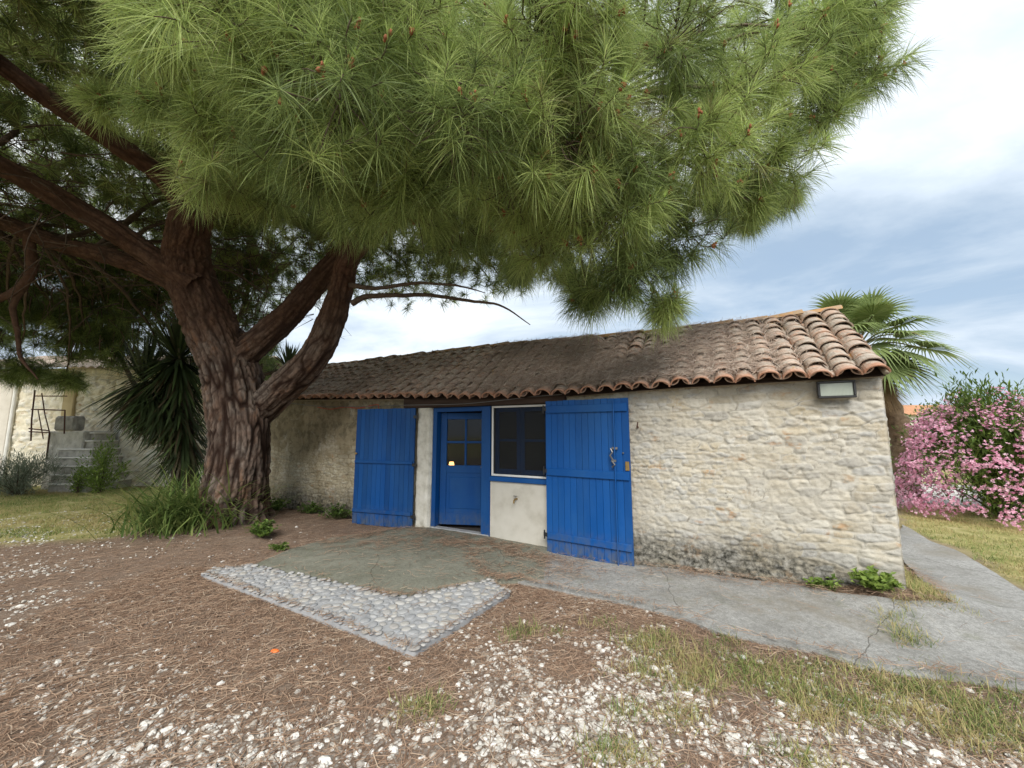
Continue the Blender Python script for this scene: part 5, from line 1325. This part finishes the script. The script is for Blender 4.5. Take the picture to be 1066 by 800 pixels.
# ------------------------------------------------------------------ right side: palm, oleander, shrubs, far houses
PC = at(893, 363, 9.0)
pb = np.array([at(938, 450, 9.0)[0], 9.0, 0])
pt = thing('fan_palm', pb, 'fan palm with a skirt of dead fronds rising behind the right end of the roof', 'palm tree')
trk = spline([pb + [0, 0, -.1], pb + [.0, 0, .9], pb + [-.05, 0, 1.7], PC + [.12, 0, -.35], PC], 40)
tv, tf = tube(trk, .19 + .03 * np.sin(np.arange(40) * 2.6) + np.linspace(.04, 0, 40), 18)
link('trunk', MB().add(tv, tf), M_PALMTRUNK, pt, smooth=True, world=True)
rg = np.random.default_rng(99); petioles = MB()
def frond(az, el, Lp, Rf, tone, sagk, dead=False):
    d = np.array([math.cos(az) * math.cos(el), math.sin(az) * math.cos(el), math.sin(el)])
    end = PC + d * Lp - np.array([0, 0, .18 * Lp * Lp * math.cos(el)])
    S = spline([PC, PC + d * Lp * .5 + [0, 0, .03], end], 8); petioles.tube(S, np.linspace(.022, .012, 8), 5, c=(.0, 0, 0), caps=False)
    dd_ = S[-1] - S[-2]; dd_ /= np.linalg.norm(dd_); s_ = np.cross(dd_, [0, 0, 1]); s_ /= np.linalg.norm(s_) + 1e-9; u_ = np.cross(s_, dd_)
    nseg = 46; mb = MB(); ang = np.linspace(-R(140), R(140), nseg) if not dead else np.linspace(-R(70), R(70), nseg)
    V = []; Fq = []; Ft = []; C = []
    for k, a in enumerate(ang):
        L = Rf * (.72 + .28 * math.cos(a * .55)) * (.93 + .1 * rg.random()); dir_ = dd_ * math.cos(a) + s_ * math.sin(a) + u_ * (.22 * (abs(math.sin(a))))
        dir_ /= np.linalg.norm(dir_); sd = np.cross(dir_, u_); o = len(V)
        wb = Rf * .105 * (.5 if dead else 1); cup = (.02 if k % 2 else -.02)
        for t, wf_ in ((.06, .22), (.40, .85), (.66, .30), (1.0, 0)):
            q = end + dir_ * L * t + u_ * cup * t - np.array([0, 0, 1]) * (sagk * L * max(0, t - .4) ** 1.6)
            if wf_ > 0: V += [q - sd * wb * wf_ / 2, q + u_ * .012 * wf_, q + sd * wb * wf_ / 2]
            else: V.append(q)
        for g_ in range(2):
            Fq += [(o + 3 * g_, o + 3 * g_ + 1, o + 3 * g_ + 4, o + 3 * g_ + 3), (o + 3 * g_ + 1, o + 3 * g_ + 2, o + 3 * g_ + 5, o + 3 * g_ + 4)]
        Ft += [(o + 6, o + 7, o + 9), (o + 7, o + 8, o + 9)]
        C += [(np.clip(tone + .08 * rg.normal(), 0, 1), 0, 0)] * 10
    mb.add(V, [np.array(Fq), np.array(Ft)], np.array(C)); return mb
specs = []
for k in range(30):
    az = k * 2.39996 + .2; el = R(78) - R(112) * (k / 29) ** .9
    specs.append((az, el, .78 + .32 * rg.random(), .80 + .1 * rg.random(), .66 + .15 * rg.normal() if k < 25 else .45, .45 + .75 * rg.random()))
for q in specs: link('frond', frond(*q), M_PALM, pt, world=True)
for k in range(14):
    link('dead_frond', frond(k * 2.4, -R(62) - R(16) * rg.random(), .75 + .3 * rg.random(), .6, .10 + .08 * rg.normal(), .8, True), M_PALM, pt, world=True)
link('petioles', petioles, M_STEM, pt, world=True)

OY = 7.2
ol, oc, OT, rg = dome_bush('oleander', 1050, 540, OY, 1.55, 2.15, 17000, (.13, .028), M_LEAF, .52, 'big oleander bush covered in pink blossom on the right lawn', 'bush', .10, squash=.75, stems=70)
fm = MB(); nc = 760
th = rg.random(nc) * 6.283; el = np.arcsin(np.clip(rg.random(nc) * 1.02 - .02, 0, 1)) * .95
cc = np.stack([1.50 * np.cos(th) * np.cos(el), 1.15 * np.sin(th) * np.cos(el), 2.08 * np.sin(el) + .12], 1) * (.93 + .16 * rg.random((nc, 1)))
low = cc[:, 2] < 2.05; cc = cc[low | (rg.random(nc) < .45)]; nc = len(cc)
for c in cc:
    nf = rg.integers(5, 13); o = c + rg.normal(0, .055, (nf, 3)); out_ = c / np.linalg.norm(c)
    for q in o:
        ax = out_ + rg.normal(0, .45, 3); ax /= np.linalg.norm(ax); s_ = np.cross(ax, [0, 0, 1]); s_ /= np.linalg.norm(s_) + 1e-9; u_ = np.cross(s_, ax); a0 = rg.random() * 6.3
        a = a0 + np.arange(5) * 2 * np.pi / 5; D = s_ * np.cos(a)[:, None] + u_ * np.sin(a)[:, None] + ax * .35
        fm.add(*leaves(np.repeat(q[None], 5, 0), D, np.full(5, .034), np.full(5, .031), np.full(5, np.clip(rg.normal(.5, .25), 0, 1)), .05, rg))
link('blossoms', fm, M_PETAL, ol)['kind'] = 'stuff'

dome_bush('shrub', 938, 497, 12.0, .9, 1.15, 2600, (.10, .05), M_LEAF, .6, 'rounded light green shrub between the wall corner and the oleander', 'bush', .12)
dome_bush('shrub', 972, 478, 17.0, 1.3, 2.1, 2800, (.14, .07), M_LEAF, .38, 'darker green shrub beyond the gravel track beside the oleander', 'bush', .14)
def far_house(px, Y, w, h, rh, label, wallmat):
    c = at(px, 449, Y); c[2] = 0
    t = thing('house', c, label, 'house')
    w2_ = MB().box(-w / 2, w / 2, 0, 6, -.2, h); link('wall', w2_, wallmat, t)
    xs = np.arange(-w / 2 - .4, w / 2 + .4, .08); TT = np.linspace(0, 1, 20); RX, RT = np.meshgrid(xs, TT, indexing='ij')
    r = MB().grid(np.stack([RX, -.4 + 3.4 * RT, h - .05 + rh * RT + .05 * np.abs(np.sin(RX * 9)) + .03 * ((RT * 12) % 1)], -1)); r.grid(np.stack([RX, 6.4 - 3.4 * RT, h - .05 + rh * RT], -1), flip=True)
    link('roof', r, M_FARTILE, t)
    for k in (-.3, .25): link('window', MB().box(w * k - .5, w * k + .5, -.04, .05, h * .45, h * .85), M_BLUE2, t)
far_house(1010, 36, 11, 3.1, 1.1, 'distant pale house with an orange tiled roof beyond the oleander', M_RENDER)
far_house(-330, 46, 12, 3.2, 1.3, 'distant rendered house beyond the left of the yard', M_RENDER)
nb_ = thing('outbuilding', np.append(house_to_world(-11.2, 6.5), 0), 'tiled outbuilding whose roof tip shows behind the pine limb', 'outbuilding', rz=HZ)
link('wall', MB().box(-3.5, 3.2, 0, 4, -.2, 2.9), M_OLDWALL, nb_)
xs = np.arange(-3.8, 3.5, .04); TT = np.linspace(0, 1, 16); RX, RT = np.meshgrid(xs, TT, indexing='ij')
r = MB().grid(np.stack([RX, -.3 + 2.3 * RT, 2.85 + .8 * RT + .07 * np.abs(np.sin(RX * math.pi / .21)) + .02 * ((RT * 12) % 1)], -1), np.broadcast_to(np.array([.5, .25, 0]), RX.shape + (3,)))
r.grid(np.stack([RX, 4.3 - 2.3 * RT, 2.85 + .8 * RT], -1), flip=True)
link('roof', r, M_TILE, nb_, smooth=True)

def far_tree(px, Y, h, rx, tone, label):
    c = at(px, 449, Y); c[2] = 0; rg = np.random.default_rng(int(px + Y * 10) % 999)
    t = thing('tree', c, label, 'tree', 'trees along the far side of the lane')
    tr_ = MB(); tr_.tube(spline([(0, 0, -.1), (.1, 0, h * .3), (0, .1, h * .7)], 8), np.linspace(.16, .05, 8) * h / 4, 8)
    P = []
    for k in range(14):
        q = np.array([rg.normal(0, rx * .45), rg.normal(0, rx * .45), h * (.45 + .42 * rg.random())]); tr_.tube(spline([(0, 0, h * .3), q * [.5, .5, .85], q], 6), np.linspace(.05, .01, 6) * h / 4, 5, caps=False)
        d = rg.normal(0, 1, (230, 3)); d /= np.linalg.norm(d, axis=1, keepdims=True); P.append(q + d * (rx * .42 * rg.random((230, 1)) ** .4) * [1, 1, .75])
    P = np.vstack(P); n = len(P)
    link('trunk', tr_, M_TWIG, t, smooth=True)
    link('crown', MB().add(*leaves(P, rg.normal(0, 1, (n, 3)), .04 * h * (.6 + .8 * rg.random(n)), .028 * h * (.6 + .8 * rg.random(n)), rg.normal(tone, .16, n), rnd=rg)), M_LEAF, t)
far_tree(985, 30, 3.6, 2.0, .35, 'small round tree standing before the orange roof')
far_tree(1010, 55, 5.0, 4.5, .3, 'dark tree top showing above the orange roof')
far_tree(1085, 48, 5.5, 4.0, .4, 'tree behind the right side of the oleander')
far_tree(1180, 40, 5.0, 3.6, .45, 'tree beyond the right edge of the lawn')
far_tree(1400, 36, 6.0, 4.0, .35, 'leafy tree far out to the right of the yard')
far_tree(-200, 40, 7.0, 4.2, .35, 'tree far out to the left behind the stone house')

# gravel track beyond the right lawn, low white wall piece
tk = [gnd(*q)[:2] for q in ((930, 523), (952, 523), (1000, 528), (1066, 533), (1300, 552), (1500, 545), (1100, 512), (1000, 506), (960, 504), (925, 505))]
tm_, _ = slab([np.array(p) for p in tk], .35, .03, .15, 61, .01, .05)
tag(link('gravel_track', tm_, noisy('track_grit', [(.40, .38, .34), (.52, .50, .46), (.60, .58, .54)], 3, .95, .6, 30, .02), smooth=True), 'pale gravel track behind the right lawn', 'track', kind='structure')
wb_ = at(952, 500, 12.5); wb_[2] = 0
tw = MB(); XX, ZZ = np.meshgrid(np.linspace(-.75, .75, 30), np.linspace(-.1, .55, 16), indexing='ij')
e_, i_ = cells(XX, ZZ, .3, .16, 77); tw.grid(np.stack([XX, -.06 * sstep(0, .3, e_) - .03, ZZ - .1 * (XX + .75)], -1), np.stack([i_, 1 - sstep(0, .3, e_), 0 * i_], -1)); tw.box(-.75, .75, -.02, .35, -.1, .40)
twt = tag(link('low_wall', tw, M_FARSTONE, smooth=True), 'low whitish stone wall stub beside the gravel track', 'wall'); twt.location = wb_

# orange scrap on the litter, and a fallen stick
oc_ = gnd(286, 682); oc_[2] = hgt(oc_[0], oc_[1]) + .012
v, f = ICO2; rg = np.random.default_rng(3); v = v * [.032, .020, .010] * (1 + .4 * (rg.random((len(v), 1)) - .5))
os_ = tag(link('plastic_scrap', MB().add(v, f), M_ORANGE), 'small orange scrap lying on the needle litter', 'litter'); os_.location = oc_
